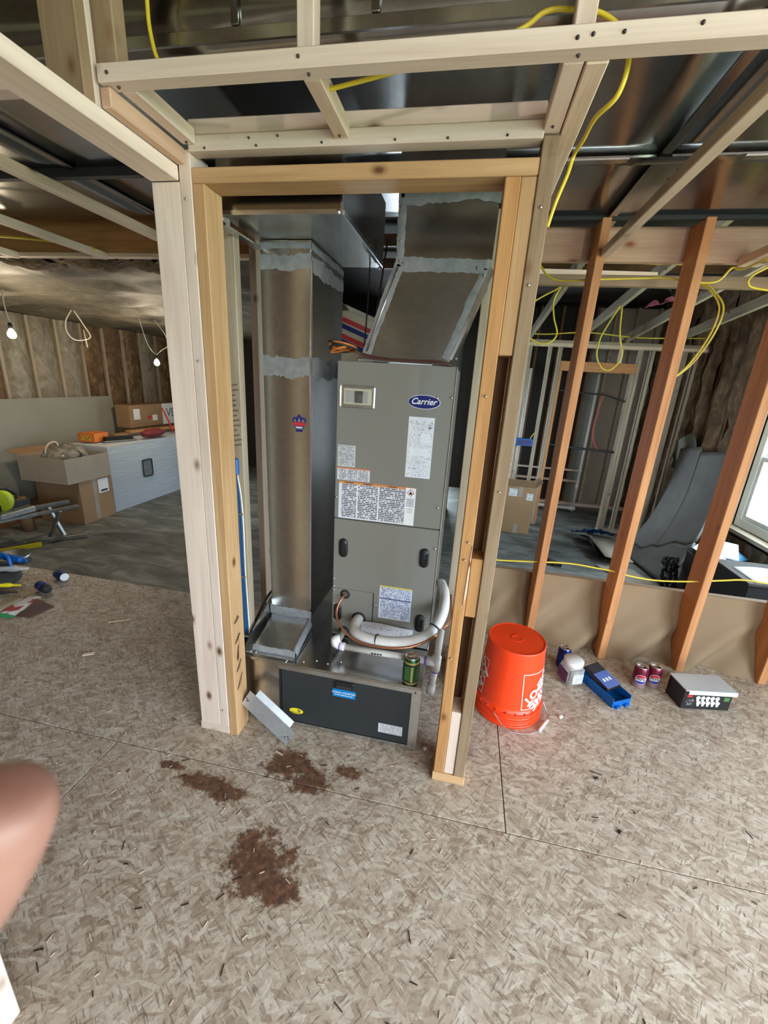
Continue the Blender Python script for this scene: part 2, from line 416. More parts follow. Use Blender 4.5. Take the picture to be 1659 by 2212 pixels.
def lathe(name, prof, mat, parent=None, wm=None, seg=32, smooth=True, sharp=True):
    bm = bmesh.new(); rings = []
    for r, z in prof:
        if r <= 1e-6: rings.append([bm.verts.new((0, 0, z))])
        else: rings.append([bm.verts.new((r * math.cos(2 * PI * k / seg), r * math.sin(2 * PI * k / seg), z)) for k in range(seg)])
    for a, b in zip(rings, rings[1:]):
        for k in range(seg):
            k2 = (k + 1) % seg
            if len(a) == 1 and len(b) == 1: continue
            if len(a) == 1: bm.faces.new((a[0], b[k], b[k2]))
            elif len(b) == 1: bm.faces.new((a[k], a[k2], b[0]))
            else: bm.faces.new((a[k], a[k2], b[k2], b[k]))
    if sharp:
        for e in bm.edges:
            if len(e.link_faces) == 2 and e.calc_face_angle(0) > 0.4: e.smooth = False
    return from_bm(name, bm, mat, parent, wm, smooth)
_txt_cache = {}
def text_mesh(s, size, shear=0.0, bold=0.0, align='CENTER', spacing=1.0):
    cu = bpy.data.curves.new('lettering', 'FONT'); cu.body = s; cu.size = size; cu.shear = shear; cu.offset = bold
    cu.align_x = align; cu.align_y = 'CENTER'; cu.resolution_u = 3; cu.space_character = spacing
    o = bpy.data.objects.new('lettering', cu); COL.objects.link(o)
    dg = bpy.context.evaluated_depsgraph_get(); dg.update()
    me = bpy.data.meshes.new_from_object(o.evaluated_get(dg))
    bpy.data.objects.remove(o); bpy.data.curves.remove(cu)
    return me
def lettering(s, size, mat, parent, wm, name='lettering', **kw):
    """flat letters in the local XY plane of wm"""
    me = text_mesh(s, size, **kw)
    me.materials.clear(); me.materials.append(mat)
    return link(bpy.data.objects.new(name, me), parent, wm)
def facing(x, y, z, roll=0.0):
    """matrix for flat print that faces -Y (towards the door) at x,y,z"""
    return Matrix.Translation((x, y, z)) @ Matrix.Rotation(PI / 2, 4, 'X') @ Matrix.Rotation(roll, 4, 'Z')
def wrap_text(s, size, mat, parent, base, radius_at, ang0, z0, rot=0.0, name='lettering', **kw):
    """letters wrapped on a surface of revolution about local Z of base"""
    me = text_mesh(s, size, **kw)
    R2 = Matrix.Rotation(rot, 2)
    for v in me.vertices:
        p = R2 @ Vector((v.co.x, v.co.y))
        z = z0 + p.y; r = radius_at(z); a = ang0 + p.x / r
        v.co = (r * math.cos(a), r * math.sin(a), z)
    me.materials.clear(); me.materials.append(mat)
    return link(bpy.data.objects.new(name, me), parent, base)
def plate(name, pts, thick_dir, mat, parent=None):
    """polygon extruded by thick_dir"""
    n = len(pts); t = Vector(thick_dir)
    v = [Vector(p) for p in pts] + [Vector(p) + t for p in pts]
    f = [tuple(range(n)), tuple(range(2 * n - 1, n - 1, -1))] + [(i, (i + 1) % n, n + (i + 1) % n, n + i) for i in range(n)]
    return mk(name, v, f, mat, parent)
def ellipse(name, cx, y, cz, rx, rz, mat, parent, t=0.002, n=36):
    return plate(name, [(cx + rx * math.cos(2 * PI * k / n), y, cz + rz * math.sin(2 * PI * k / n)) for k in range(n)], (0, -t, 0), mat, parent)
def screw(p, axis, parent, mat=None, r=0.006, name='screw'):
    """small pan-head screw at p, head facing axis"""
    m = Vector(axis).to_track_quat('Z', 'Y').to_matrix().to_4x4(); m.translation = p
    return lathe(name, [(0, 0.004), (r * 0.6, 0.0035), (r, 0.0012), (r, -0.001), (0, -0.001)], mat or SCREW, parent, m, 10)
def sheet_grid(name, fn, nu, nv, mat, parent=None, thick=None, wm=None, smooth=True):
    """surface fn(u,v) -> point, optionally given thickness along a vector"""
    V = []; F = []
    for j in range(nv + 1):
        for i in range(nu + 1): V.append(Vector(fn(i / nu, j / nv)))
    W = nu + 1
    for j in range(nv):
        for i in range(nu): F.append((j * W + i, j * W + i + 1, (j + 1) * W + i + 1, (j + 1) * W + i))
    if thick is not None:
        t = Vector(thick); N = len(V); V += [p + t for p in V]
        F += [tuple(N + k for k in f[::-1]) for f in F]
        per = [i for i in range(W)] + [j * W + nu for j in range(1, nv + 1)] + [nv * W + i for i in range(nu - 1, -1, -1)] + [j * W for j in range(nv - 1, 0, -1)]
        F += [(a, b, b + N, a + N) for a, b in zip(per, per[1:] + per[:1])]
    return mk(name, V, F, mat, parent, wm, smooth)
# ------------------------------------------------------------------ floors
SL = -0.42
floor = thing('floor', 'raised oriented strand board subfloor with brown stains', None, (0, 0, -0.02), kind='structure')
def osb_sheet(x0, x1, y0, y1):
    g = 0.0018
    return box('osb_sheet', x0 + g, x1 - g, y0 + g, y1 - g, -0.018, 0.0, OSB, floor, 0.0012)
for (y0, y1, xs) in [(1.10, 2.235, [-5.695, -4.59, -2.15, 0.29, 2.73, 2.9]), (-0.12, 1.10, [-5.695, -3.67, -1.23, 1.21, 2.9]),
                     (-1.34, -0.12, [-5.695, -4.59, -2.15, 0.29, 2.73, 2.9]), (-3.2, -1.34, [-5.695, -3.67, -1.23, 1.21, 2.9])]:
    for a, b_ in zip(xs, xs[1:]): osb_sheet(a, b_, y0, y1)
box('subfloor_base', -5.699, 2.899, -3.199, 2.19, -0.06, -0.0185, INT, floor)
box('riser_board', -5.699, 2.899, 2.20, 2.23, SL, -0.0185, INT, floor)
floor2 = box('floor_slab', -5.7, 3.0, 2.231, 8.0, SL - 0.1, SL, SLAB)
tag(floor2, 'dark stained lower slab floor beyond the raised subfloor', kind='structure')

# ------------------------------------------------------------------ outer walls with their window openings
def wall_pieces(name, pieces, mat, label):
    bm = bmesh.new()
    for p in pieces: bm_box(bm, *p)
    return tag(from_bm(name, bm, mat), label, kind='structure')
X1 = 2.9
wr = wall_pieces('wall_right', [(X1, X1 + 0.12, -3.3, -2.7, SL, 2.9), (X1, X1 + 0.12, -2.7, 0.7, SL, 0.08), (X1, X1 + 0.12, -2.7, 0.7, 2.08, 2.9),
    (X1, X1 + 0.12, 0.7, 2.62, SL, 2.9), (X1, X1 + 0.12, 2.62, 4.85, SL, 0.2), (X1, X1 + 0.12, 2.62, 4.85, 1.9, 2.9), (X1, X1 + 0.12, 3.35, 3.45, 0.2, 1.9), (X1, X1 + 0.12, 4.85, 8.0, SL, 2.9)], INT,  # the bare opening next to the window is added, unseen, for more daylight
    'right outer wall filled with brown insulation batts')
wl = wall_pieces('wall_left', [(-5.82, -5.7, -3.3, 8.0, SL, 2.9)], INT, 'left outer wall with faced insulation between studs')
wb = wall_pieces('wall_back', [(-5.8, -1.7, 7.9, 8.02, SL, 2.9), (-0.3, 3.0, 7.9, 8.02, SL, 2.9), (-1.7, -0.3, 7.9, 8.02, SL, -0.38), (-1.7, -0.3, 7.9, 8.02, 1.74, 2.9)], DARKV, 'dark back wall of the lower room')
wm_ = wall_pieces('wall_light_block', [(-0.27, -0.15, 3.0, 6.4, SL, 2.8)], DARKV, 'dark wall added behind the closet to block light from the back')  # added wall that keeps daylight from the back opening off the right studs
wf = wall_pieces('wall_front', [(-5.8, 0.7, -3.32, -3.2, SL, 2.9), (2.2, 3.0, -3.32, -3.2, SL, 2.9), (0.7, 2.2, -3.32, -3.2, SL, 0.8), (0.7, 2.2, -3.32, -3.2, 2.0, 2.9)], INT,  # the window gap in this wall is added for soft frontal light
    'bare stud wall behind the viewpoint with a window added for fill light')
ceil = wall_pieces('ceiling', [(-5.8, 3.0, -3.3, 2.42, 2.62, 2.7)], INT, 'board ceiling above the sheet metal trunk duct')
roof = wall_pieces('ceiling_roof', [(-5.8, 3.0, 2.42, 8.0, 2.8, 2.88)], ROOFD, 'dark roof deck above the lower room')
# ceiling joists of the front room
for i, x in enumerate([-3.2, -2.6, -2.0, -1.4, -0.8, -0.2, 0.4, 1.0, 1.6, 2.2]):
    board('joist', x, x + 0.038, -3.15, 1.1, 2.48, 2.62, GREYW, ceil)

for i in range(20):
    x = -5.3 + 0.42 * i
    if not 0.62 < x < 2.25: board('stud', x, x + 0.038, -3.2, -3.11, 0, 2.6, PALE2 if i % 2 else GOLD, wf)
def bumpy(x, y, z, a, s, seed=0.0): return a * noise.fractal(Vector((x * s + seed, y * s, z * s)), 1.0, 2.0, 4)
# left wall: studs and faced batts
ys = [3.2 + 0.385 * i for i in range(13)]
for i, y in enumerate(ys):
    board('stud', -5.7, -5.612, y, y + 0.038, SL, 1.98, GREYW, wl)
for i, (a, b_) in enumerate(zip(ys, ys[1:])):
    mt = BATT if i in (2, 6, 7, 8, 10) else BATTG
    sheet_grid('insulation_batt', lambda u, v, a=a, b_=b_, i=i: (-5.62 + 0.055 * math.sin(PI * u) ** 0.6 + bumpy(0, a + u, SL + v * 2.4, 0.02, 5, i) - 0.03, a + 0.038 + u * (b_ - a - 0.038), SL + v * 2.4), 6, 24, mt, wl)
# vapour film ceiling of the left bay
film = sheet_grid('ceiling_film', lambda u, v: (-5.65 + u * 4.35, 2.45 + v * 5.4,
    2.00 + 0.10 * u + 0.03 * math.sin(v * 5.4 * PI / 0.61) ** 2 * -1 + bumpy(u * 4, v * 6, 0, 0.055, 1.2) + bumpy(u * 4, v * 2, 3, 0.012, 5)), 90, 90, VFILM)
tag(film, 'sagging hazy vapour film stapled under the insulated ceiling on the left', kind='structure')
# torn brown batts hanging at the near edge of that ceiling
for i, (x, w) in enumerate([(-3.05, 0.34), (-2.6, 0.42), (-2.15, 0.3)]):
    sheet_grid('insulation_batt', lambda u, v, x=x, w=w, i=i: (x + u * w, 2.42 + v * 0.35, 2.035 + v * 0.05 - 0.05 * math.sin(PI * u) * math.sin(PI * v) + bumpy(u * 3, v * 3, i, 0.03, 2)), 10, 8, BATT, film)
# right wall: studs and brown batts
ys = [4.9 + 0.40 * i for i in range(8)]
for i, y in enumerate(ys):
    board('stud', X1 - 0.10, X1, y, y + 0.038, SL, 2.78, DARKW, wr)
for i, (a, b_) in enumerate(zip(ys, ys[1:])):
    sheet_grid('insulation_batt', lambda u, v, a=a, b_=b_, i=i: (X1 - 0.09 - 0.05 * math.sin(PI * u) ** 0.5 + bumpy(1, a + u, v * 3, 0.05, 3.5, i), a + 0.038 + u * (b_ - a - 0.038), SL + v * 3.2), 8, 36, BATT, wr)
for a, b_ in [(3.3, 3.42)]:
    board('stud', X1 - 0.10, X1, a, a + 0.038, SL, 2.78, GREYW, wr)
sheet_grid('insulation_batt', lambda u, v: (X1 - 0.05 - 0.04 * math.sin(PI * u) ** 0.5 + bumpy(1, u, v, 0.04, 4, 9), 3.40 + u * 1.44, SL + 0.05 + v * 0.5), 16, 8, BATT, wr)
# kraft paper torn off the right wall
sheet_grid('kraft_facing', lambda u, v: (X1 - 0.17 - 0.05 * v + bumpy(u, v, 2, 0.03, 3), 5.55 + u * 0.62, 0.62 + v * 0.36 + 0.06 * math.sin(6 * u)), 12, 8, DRYW, wr)
# right room window
win = thing('window_1', 'white vinyl double hung window in raw opening of right wall', None, (X1, 4.15, 0.2), kind='structure')
board('trim_board', X1 - 0.10, X1 + 0.02, 4.85, 4.888, 0.15, 1.95, PALE2, win)
board('sill_board', X1 - 0.10, X1 + 0.02, 3.40, 4.90, 0.162, 0.2, GREYW, win)
for (a, b_, c, d) in [(4.76, 4.848, 0.202, 1.898), (3.452, 3.54, 0.202, 1.898)]: box('frame_jamb', X1 + 0.01, X1 + 0.09, a, b_, c, d, VINYL, win, 0.004)
for (c, d) in [(0.202, 0.29), (1.81, 1.898)]: box('frame_rail', X1 + 0.01, X1 + 0.09, 3.54, 4.76, c, d, VINYL, win, 0.004)
for (x, z0, z1) in [(X1 + 0.02, 0.29, 0.94), (X1 + 0.055, 0.90, 1.81)]:
    s = box('sash', x, x + 0.03, 3.54, 4.76, z0, z0 + 0.045, VINYL, win, 0.003)
    box('sash_rail', x, x + 0.03, 3.54, 4.76, z1 - 0.045, z1, VINYL, s, 0.003)
    box('sash_stile', x, x + 0.03, 4.715, 4.76, z0 + 0.045, z1 - 0.045, VINYL, s, 0.003)
    box('sash_stile', x, x + 0.03, 3.54, 3.585, z0 + 0.045, z1 - 0.045, VINYL, s, 0.003)
    box('pane', x + 0.012, x + 0.016, 3.585, 4.715, z0 + 0.045, z1 - 0.045, GLASS, win)
# outdoors seen through the window
gr = box('ground', 3.3, 40, -30, 30, -1.0, -0.9, plain('pale_lawn', (0.30, 0.36, 0.22), 0.9, 0, 0.3, 0.6))
tag(gr, 'bright lawn outside the window', kind='structure')
nb = thing('neighbour_house', 'pale sided house seen through the window on the right', 'house', (12, 9, -0.9))
SIDING = plain('pale_siding', (0.68, 0.72, 0.72), 0.7, 0, 0.05, 2)
for k in range(14): box('siding_board', 11.0 - 0.01 * (k % 2), 11.1, 6, 16, -0.9 + k * 0.22, -0.9 + k * 0.22 + 0.215, SIDING, nb)
mk('roof', [(10.6, 5.6, 2.18), (10.6, 16.4, 2.18), (14, 16.4, 4.2), (14, 5.6, 4.2), (10.6, 5.6, 2.3), (10.6, 16.4, 2.3), (14, 16.4, 4.32), (14, 5.6, 4.32)],
   [(0, 1, 2, 3), (4, 5, 6, 7), (0, 1, 5, 4), (1, 2, 6, 5), (2, 3, 7, 6), (3, 0, 4, 7)], plain('grey_shingle', (0.2, 0.2, 0.2), 0.9), nb)
rd = box('door', 10.96, 10.99, 9.4, 10.3, -0.7, 1.2, plain('red_door', (0.45, 0.04, 0.05), 0.6), nb)

# ------------------------------------------------------------------ closet doorway framing (front plane y = 1.24)
D = 1.2417
wc = thing('wall_closet', 'two by four framing around the air handler closet doorway', None, (-0.4, D, 0), kind='structure')
x0 = -0.949; xr = 0.027
board('stud', x0, x0 + 0.089, D, D + 0.038, 0.038, 1.943, PALE, wc)
board('stud', x0 + 0.0895, x0 + 0.127, D - 0.001, D + 0.088, 0.038, 2.016, PALE, wc)
board('stud', x0 + 0.1275, x0 + 0.165, D, D + 0.089, 0.0, 1.937, GOLD, wc)
board('bottom_plate', x0 - 0.005, x0 + 0.126, D, D + 0.089, 0.0, 0.0375, PALE, wc)
board('header', x0 + 0.1275, xr + 0.0755, D, D + 0.089, 1.9375, 1.9745, GOLD, wc)
board('stud', xr, xr + 0.038, D, D + 0.089, 0.0385, 1.937, GOLD2, wc)
board('stud', xr + 0.038, xr + 0.0755, D + 0.002, D + 0.089, 1.529, 1.937, GOLD, wc)
board('block', xr + 0.0385, xr + 0.0755, D + 0.004, D + 0.089, 0.716, 0.925, GOLD2, wc)
board('block', xr + 0.0385, xr + 0.0755, D + 0.003, D + 0.089, 0.0385, 0.325, PALE, wc)
board('stud', xr + 0.076, xr + 0.114, D - 0.002, D + 0.087, 0.0385, 2.016, BROWN, wc)
board('bottom_plate', xr - 0.004, xr + 0.118, D - 0.003, D + 0.092, 0.0, 0.038, GOLD, wc)
board('backing_stud', xr + 0.0385, xr + 0.0755, D + 0.0895, D + 0.127, 0.0, 1.93, DARKW, wc)
board('ledger', -0.8205, xr + 0.0755, D - 0.004, D + 0.034, 2.044, 2.081, PALE, wc)
board('ledger', -0.8205, xr + 0.0755, D - 0.010, D + 0.034, 2.007, 2.0435, PALE, wc)
for z, dz, w in [(0.43, 0.03, 0.012), (0.345, 0.055, 0.030), (0.30, 0.04, 0.012), (0.215, 0.06, 0.010), (0.52, 0.015, 0.014)]:
    xm = x0 + 0.1652
    plate('paint_mark', [(xm, D + 0.012 + w * 0.6, z), (xm, D + 0.04, z + dz * 0.3), (xm, D + 0.07 - w, z + dz), (xm, D + 0.066 - w, z + dz + w * 0.4), (xm, D + 0.045, z + dz * 0.6 + w * 1.5), (xm, D + 0.03, z + dz * 0.4 + w * 0.8), (xm, D + 0.012 + w * 0.4, z + w * 0.7)], (0.0004, 0, 0), plain('dark_smear', (0.10, 0.055, 0.03), 0.8, 0, 0.5, 40), wc)
# closet side and rear studs
board('stud', -0.921, -0.832, 1.47, 1.508, 0.0, 1.90, GREYW, wc)
board('stud', -1.150, -1.112, 2.17, 2.259, 0.0, 2.17, PALE2, wc)
board('stud', 0.006, 0.044, 2.12, 2.209, 0.0, 2.17, GREYW, wc)
board('stud', 0.065, 0.103, 1.75, 1.839, 0.0, 2.0, BROWN, wc)
# drilled nail and screw heads on the ledgers
for x, z in [(-0.77, 2.012), (-0.62, 2.013), (-0.44, 2.014), (-0.25, 2.014), (-0.12, 2.013), (0.02, 2.014), (-0.64, 2.03), (-0.56, 2.032)]:
    screw((x, D - 0.0105, z), (0, -1, 0), wc, DARKS, 0.003)
for x, z in [(-0.84, 1.90), (-0.842, 0.12), (-0.838, 1.47), (0.046, 1.42), (0.05, 0.98), (0.045, 0.92), (0.04, 0.55), (0.12, 1.87), (0.118, 1.70), (0.12, 1.15)]:
    screw((x, D - 0.003, z), (0, -1, 0), wc, SCREW, 0.004)
plate('splinter', [(0.057, D - 0.003, 0.76), (0.064, D - 0.003, 0.80), (0.064, D - 0.003, 0.97), (0.061, D - 0.003, 0.92), (0.059, D - 0.003, 0.85)], (0, 0.003, 0), PALE, wc)
# wall plate that runs from the doorway towards the viewer on the left
wh = thing('wall_hall', 'pale top plate and studs of the hall wall on the left', None, (x0, 0.4, 0), kind='structure')
board('top_plate', x0, x0 + 0.089, -1.5, D + 0.0, 1.9435, 1.980, PALE, wh)
board('stud', x0, x0 + 0.089, 0.374, 0.412, 0.0, 1.943, PALE, wh)
board('stud', x0, x0 + 0.089, -0.6, -0.562, 0.0, 1.943, PALE, wh)
board('stud', x0, x0 + 0.089, -1.5, -1.462, 0.0, 1.943, PALE, wh)
board('cripple', -0.955, -0.866, 0.953, 0.981, 1.9805, 2.6, BROWN, wh)
board('cripple', -0.893, -0.866, 0.9815, 0.997, 1.9805, 2.6, PALE, wh)
board('cripple', -0.893, -0.837, 1.022, 1.06, 2.06, 2.6, BROWN, wh)
board('block', -0.862, -0.836, 0.99, 1.2405, 1.9805, 2.018, PINKB, wh)

# ------------------------------------------------------------------ soffit framing of ripped two by twos under the trunk duct
sf = thing('soffit_frame', 'ladder of pale ripped two by twos hung below the trunk duct', 'framing', (0, 1.0, 2.02))
R0, R1 = 2.02, 2.056
board('front_rail', -0.857, 2.7, 0.980, 1.018, R0, 2.053, PALE, sf)
for x, mt in [(-0.832, PALE), (-0.405, PALE2), (0.10, PALE)]:
    board('rung', x, x + 0.038, 1.0185, D - 0.012 if x < 0 else D + 0.02, R0, R1, mt, sf)
board('rung', 0.141, 0.181, 1.0185, 1.62, R0 - 0.002, R1, PALE2, sf)
for x in (0.500, 1.11, 1.72, 2.33): board('rung', x, x + 0.036, 1.0185, 2.372, R0, R1, PALE2, sf)
board('rung', 1.16, 1.196, 1.0185, 2.372, R0, R1, PALE, sf)
board('front_rail', -5.4, -0.965, 0.980, 1.018, R0, 2.053, PALE, sf)
for x in (-1.56, -2.17, -2.78, -3.39): board('rung', x, x + 0.036, 1.0185, 2.364, R0, R1, PALE2, sf)
for x, mt in [(-0.42, PALE), (0.110, PALE)]: board('hanger', x, x + 0.037, 1.019, 1.057, 2.057, 2.6, mt, sf)
for x, z in [(-0.83, 2.035), (-0.40, 2.037), (0.115, 2.033), (0.14, 2.036), (0.19, 2.036), (0.31, 2.04)]:
    screw((x, 0.9795, z), (0, -1, 0), sf, DARKS, 0.0035)
for x in (-0.83, -0.395, 0.113): screw((x + 0.01, 0.998, R0 - 0.0005), (0, 0, -1), sf, DARKS, 0.0035)
for x in (-0.812, -0.388, 0.118): screw((x, 1.215, R0 - 0.0005), (0, 0, -1), sf, DARKS, 0.0035)

# ------------------------------------------------------------------ stud wall with low panel on the right, long beams behind
ws = thing('wall_stud', 'orange fir stud wall with a low tan panel behind it', None, (1.1, 2.24, 0), kind='structure')
Dr = 2.2328; xA = 0.5189
for k in range(6):
    xx = xA + 0.4064 * k
    if xx < 2.85: board('stud', xx - 0.038, xx, Dr, Dr + 0.14, 0.0, 2.172, ORANGE, ws)
YK = Dr + 0.1405
def knee_pt(x0_, x1_, u, v, s):
    x = x0_ + (x1_ - x0_) * u
    fold = 0.034 * math.sin(8.0 * (u * 0.8 - v * 0.9) + s) * (1 - v) ** 1.1 + 0.014 * math.sin(17 * (u * 0.7 - v * 0.8) + 2 * s) * (1 - v)
    return (x, YK - 0.085 * (1 - v) ** 1.6 + fold - 0.004, 0.0 + 0.417 * v)
for k in range(6):
    xa_ = xA + 0.4064 * (k - 1) + 0.001; xb_ = xA + 0.4064 * k - 0.039
    if k == 0: xa_ = 0.17
    xb_ = min(xb_, 2.87)
    if xb_ > xa_: sheet_grid('low_panel', lambda u, v, a=xa_, b=xb_, s=k * 1.7: knee_pt(a, b, u, v, s), 24, 16, KNEE, ws)
box('floor_edge', 0.16, 2.88, 2.236, YK + 0.03, -0.03, -0.001, OSB, ws)
box('backing_panel', 0.16, 2.88, YK, YK + 0.012, 0.0, 0.417, KNEE, ws)
board('panel_cap', 0.16, 2.88, YK + 0.0125, YK + 0.05, 0.375, 0.413, BROWN, ws)
board('beam', 0.10, 2.88, YK, YK + 0.038, 2.037, 2.180, PINKB, ws)
wbm = thing('wall_beam', 'long amber fir beam across the left opening', None, (-3.2, 2.3, 2.02), kind='structure')
board('beam', -5.6, -1.16, 2.373, 2.411, 2.058, 2.24, GOLD2, wbm)
board('beam_nailer', -5.6, -1.16, 2.365, 2.42, 2.036, 2.0575, PALE2, wbm)

# ------------------------------------------------------------------ lower room on the right: partition, rafters
wp = thing('wall_partition', 'weathered stud partition with a doorway in the lower room', None, (1.5, 6.05, SL), kind='structure')
YP = 6.05
for x in (0.2, 0.45, 0.70, 0.945, 1.075, 2.03, 2.165, 2.53, 2.66):
    board('stud', x, x + 0.038, YP, YP + 0.089, SL + 0.038, 1.99, GREYW, wp)
board('jack_stud', 1.114, 1.150, YP, YP + 0.089, SL + 0.038, 1.70, ORANGE, wp)
board('jack_stud', 1.992, 2.028, YP, YP + 0.089, SL + 0.038, 1.70, GREYW, wp)
board('top_plate', 0.15, 2.88, YP - 0.01, YP + 0.1, 1.9905, 2.03, PALE2, wp)
board('top_plate', 0.15, 2.88, YP + 0.0, YP + 0.09, 2.0305, 2.066, GREYW, wp)
board('header', 1.114, 2.028, YP - 0.004, YP + 0.06, 1.7005, 1.82, ORANGE, wp)
for x in (1.35, 1.80): board('cripple', x, x + 0.04, YP, YP + 0.06, 1.8205, 1.99, PALE2, wp)
for a, b_ in [(0.15, 1.15), (1.992, 2.88)]: board('bottom_plate', a, b_, YP, YP + 0.089, SL, SL + 0.0375, GREYW, wp)
for x in (0.68, 1.27, 1.82, 2.34, 0.1, -0.5): beam('rafter', (x, 6.2, 2.085), (x, 2.45, 2.46), 0.038, 0.089, GREYW, roof)
beam('collar_board', (0.1, 2.72, 2.03), (2.88, 2.72, 2.03), 0.038, 0.055, BROWN, roof)
for y in (3.6, 4.4, 5.2): beam('purlin', (-1.2, y, 2.70), (2.88, y, 2.70), 0.038, 0.10, DARKW, roof)
beam('brace', (0.2, 2.9, 2.10), (1.2, 3.6, 2.25), 0.02, 0.06, PALE2, roof)
# back framing of that room
wq = thing('wall_rear', 'bare rear framing with pale panels beyond the partition doorway', None, (1.6, 7.7, SL), kind='structure')
for x in (0.3, 0.62, 0.95, 1.28, 1.5, 1.78, 2.05, 2.35, 2.65): board('stud', x, x + 0.038, 7.45, 7.539, SL, 2.7, DARKW if x < 1.8 else GREYW, wq)
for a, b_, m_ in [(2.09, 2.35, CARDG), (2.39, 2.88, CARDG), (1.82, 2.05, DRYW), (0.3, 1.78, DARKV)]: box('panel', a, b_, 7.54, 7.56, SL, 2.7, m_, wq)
board('rail', 0.3, 2.0, 7.40, 7.44, -0.02, 0.02, PALE2, wq)
board('rail', 0.3, 2.0, 7.40, 7.44, 0.17, 0.20, PALE, wq)
board('sill', 1.1, 2.88, 7.36, 7.45, SL, SL + 0.05, PALE, wq)
# ------------------------------------------------------------------ trunk duct overhead
td = thing('trunk_duct', 'wide galvanized trunk duct running across under the ceiling', 'duct', (0, 1.7, 2.18))
XS = [-5.3, -3.80, -1.645, 0.52, 2.68]
for a, b_ in zip(XS, XS[1:]):
    for (y0, y1) in [(1.15, 1.742), (1.746, 2.24)]:
        sheet_grid('bottom_panel', lambda u, v, a=a, b_=b_, y0=y0, y1=y1: (a + 0.004 + u * (b_ - a - 0.008), y0 + v * (y1 - y0), 2.181 + 0.006 * math.sin(PI * u) * math.sin(PI * v) + bumpy(a + u * 2, y0 + v, 0, 0.002, 1.5)), 16, 8, GALVD, td, (0, 0, 0.004))
    sheet_grid('side_panel', lambda u, v, a=a, b_=b_: (a + 0.004 + u * (b_ - a - 0.008), 1.15 + 0.004 * math.sin(PI * u) * math.sin(PI * v), 2.188 + v * 0.40), 12, 6, GALVD, td, (0, 0.004, 0))
    box('side_panel', a + 0.004, b_ - 0.004, 2.236, 2.24, 2.188, 2.58, GALVD, td)
for x in XS[1:-1]:
    box('drive_cleat', x - 0.016, x + 0.016, 1.146, 2.242, 2.171, 2.180, GALVD, td, 0.003)
    box('drive_cleat', x - 0.016, x + 0.016, 1.140, 1.149, 2.180, 2.58, GALVD, td, 0.003)
for a, b_ in zip(XS, XS[1:]):
    box('slip_seam', a + 0.02, b_ - 0.02, 1.728, 1.760, 2.168, 2.180, GALV, td, 0.003)
    box('edge_flange', a + 0.02, b_ - 0.02, 1.142, 1.149, 2.172, 2.196, GALV, td)
    for k in range(9):
        pass
for x in (-0.62, -0.29): box('cross_brake', x - 0.009, x + 0.009, 1.1405, 1.149, 2.2, 2.58, GALVD, td, 0.002)
# grey sealant smears along the joints
def smear(name, parent, a, b_, width, normal, mat=None, n=26, amp=0.3, seed=0, off=0.0015):
    """brushed strip of sealant between points a and b with ragged edges"""
    a, b_, nn = Vector(a), Vector(b_), Vector(normal).normalized()
    t = (b_ - a).normalized(); s = nn.cross(t)
    rr = random.Random(seed); V = []; F = []
    e1 = e2 = 0.0
    for i in range(n + 1):
        e1 = 0.75 * e1 + rr.uniform(-1, 1) * amp * width * 0.28; e2 = 0.75 * e2 + rr.uniform(-1, 1) * amp * width * 0.28
        p = a.lerp(b_, i / n)
        for w, h in ((-width / 2 + e1, 0.0003), (-width * 0.2, off), (width * 0.2, off), (width / 2 + e2, 0.0003)):
            V.append(p + s * w + nn * h)
    for i in range(n):
        for k in range(3): F.append((i * 4 + k, i * 4 + k + 1, i * 4 + 5 + k, i * 4 + 4 + k))
    return mk(name, V, F, mat or MASTIC, parent, None, True)
smear('sealant', td, (0.56, 1.75, 2.1795), (0.56, 2.23, 2.1795), 0.09, (0, 0, -1), GALVD, 40, 0.3, 3)
smear('sealant', td, (0.42, 1.745, 2.1675), (0.75, 1.745, 2.1675), 0.05, (0, 0, -1), GALVD, 40, 0.3, 4)
box('insulation_edge', -2.05, -1.35, 1.70, 1.728, 2.150, 2.1815, RUBBER, td)
box('insulation_edge', 0.15, 2.7, 2.2405, 2.26, 2.165, 2.40, RUBBER, td)

# ------------------------------------------------------------------ return drop on the left of the air handler
rdp = thing('return_duct', 'tall galvanized return drop with grey sealed joints beside the air handler', 'duct', (-0.7, 1.8, 0.33))
XL, XR, YF, YB = -0.805, -0.607, 1.60, 2.0
def duct_section(parent, name, z0, z1, xl0=XL, xr0=XR, xl1=None, xr1=None, mat=GALV, yf=YF, yb=YB):
    xl1 = xl0 if xl1 is None else xl1; xr1 = xr0 if xr1 is None else xr1
    v = [(xl0, yf, z0), (xr0, yf, z0), (xr0, yb, z0), (xl0, yb, z0), (xl1, yf, z1), (xr1, yf, z1), (xr1, yb, z1), (xl1, yb, z1)]
    bm = bmesh.new(); vv = [bm.verts.new(p) for p in v]
    for f in ((0, 1, 2, 3), (4, 5, 6, 7), (0, 1, 5, 4), (1, 2, 6, 5), (2, 3, 7, 6), (3, 0, 4, 7)): bm.faces.new([vv[i] for i in f])
    ve = [e for e in bm.edges if abs(e.verts[0].co.z - e.verts[1].co.z) > 0.05]
    bmesh.ops.bevel(bm, geom=ve, offset=0.004, segments=2, affect='EDGES')
    return from_bm(name, bm, mat, parent)
duct_section(rdp, 'lower_section', 0.375, 1.475, -0.796, -0.606, XL, XR)
duct_section(rdp, 'middle_section', 1.477, 1.838)
duct_section(rdp, 'collar', 1.840, 1.903)
for z, w, sd in [(1.476, 0.075, 1), (1.832, 0.05, 2), (1.886, 0.022, 3)]:
    smear('sealant', rdp, (XL, YF, z), (XR, YF, z), w, (0, -1, 0), None, 26, 0.32, sd)
    smear('sealant', rdp, (XR, YF, z), (XR, YB, z), w, (1, 0, 0), None, 26, 0.4, sd + 10)
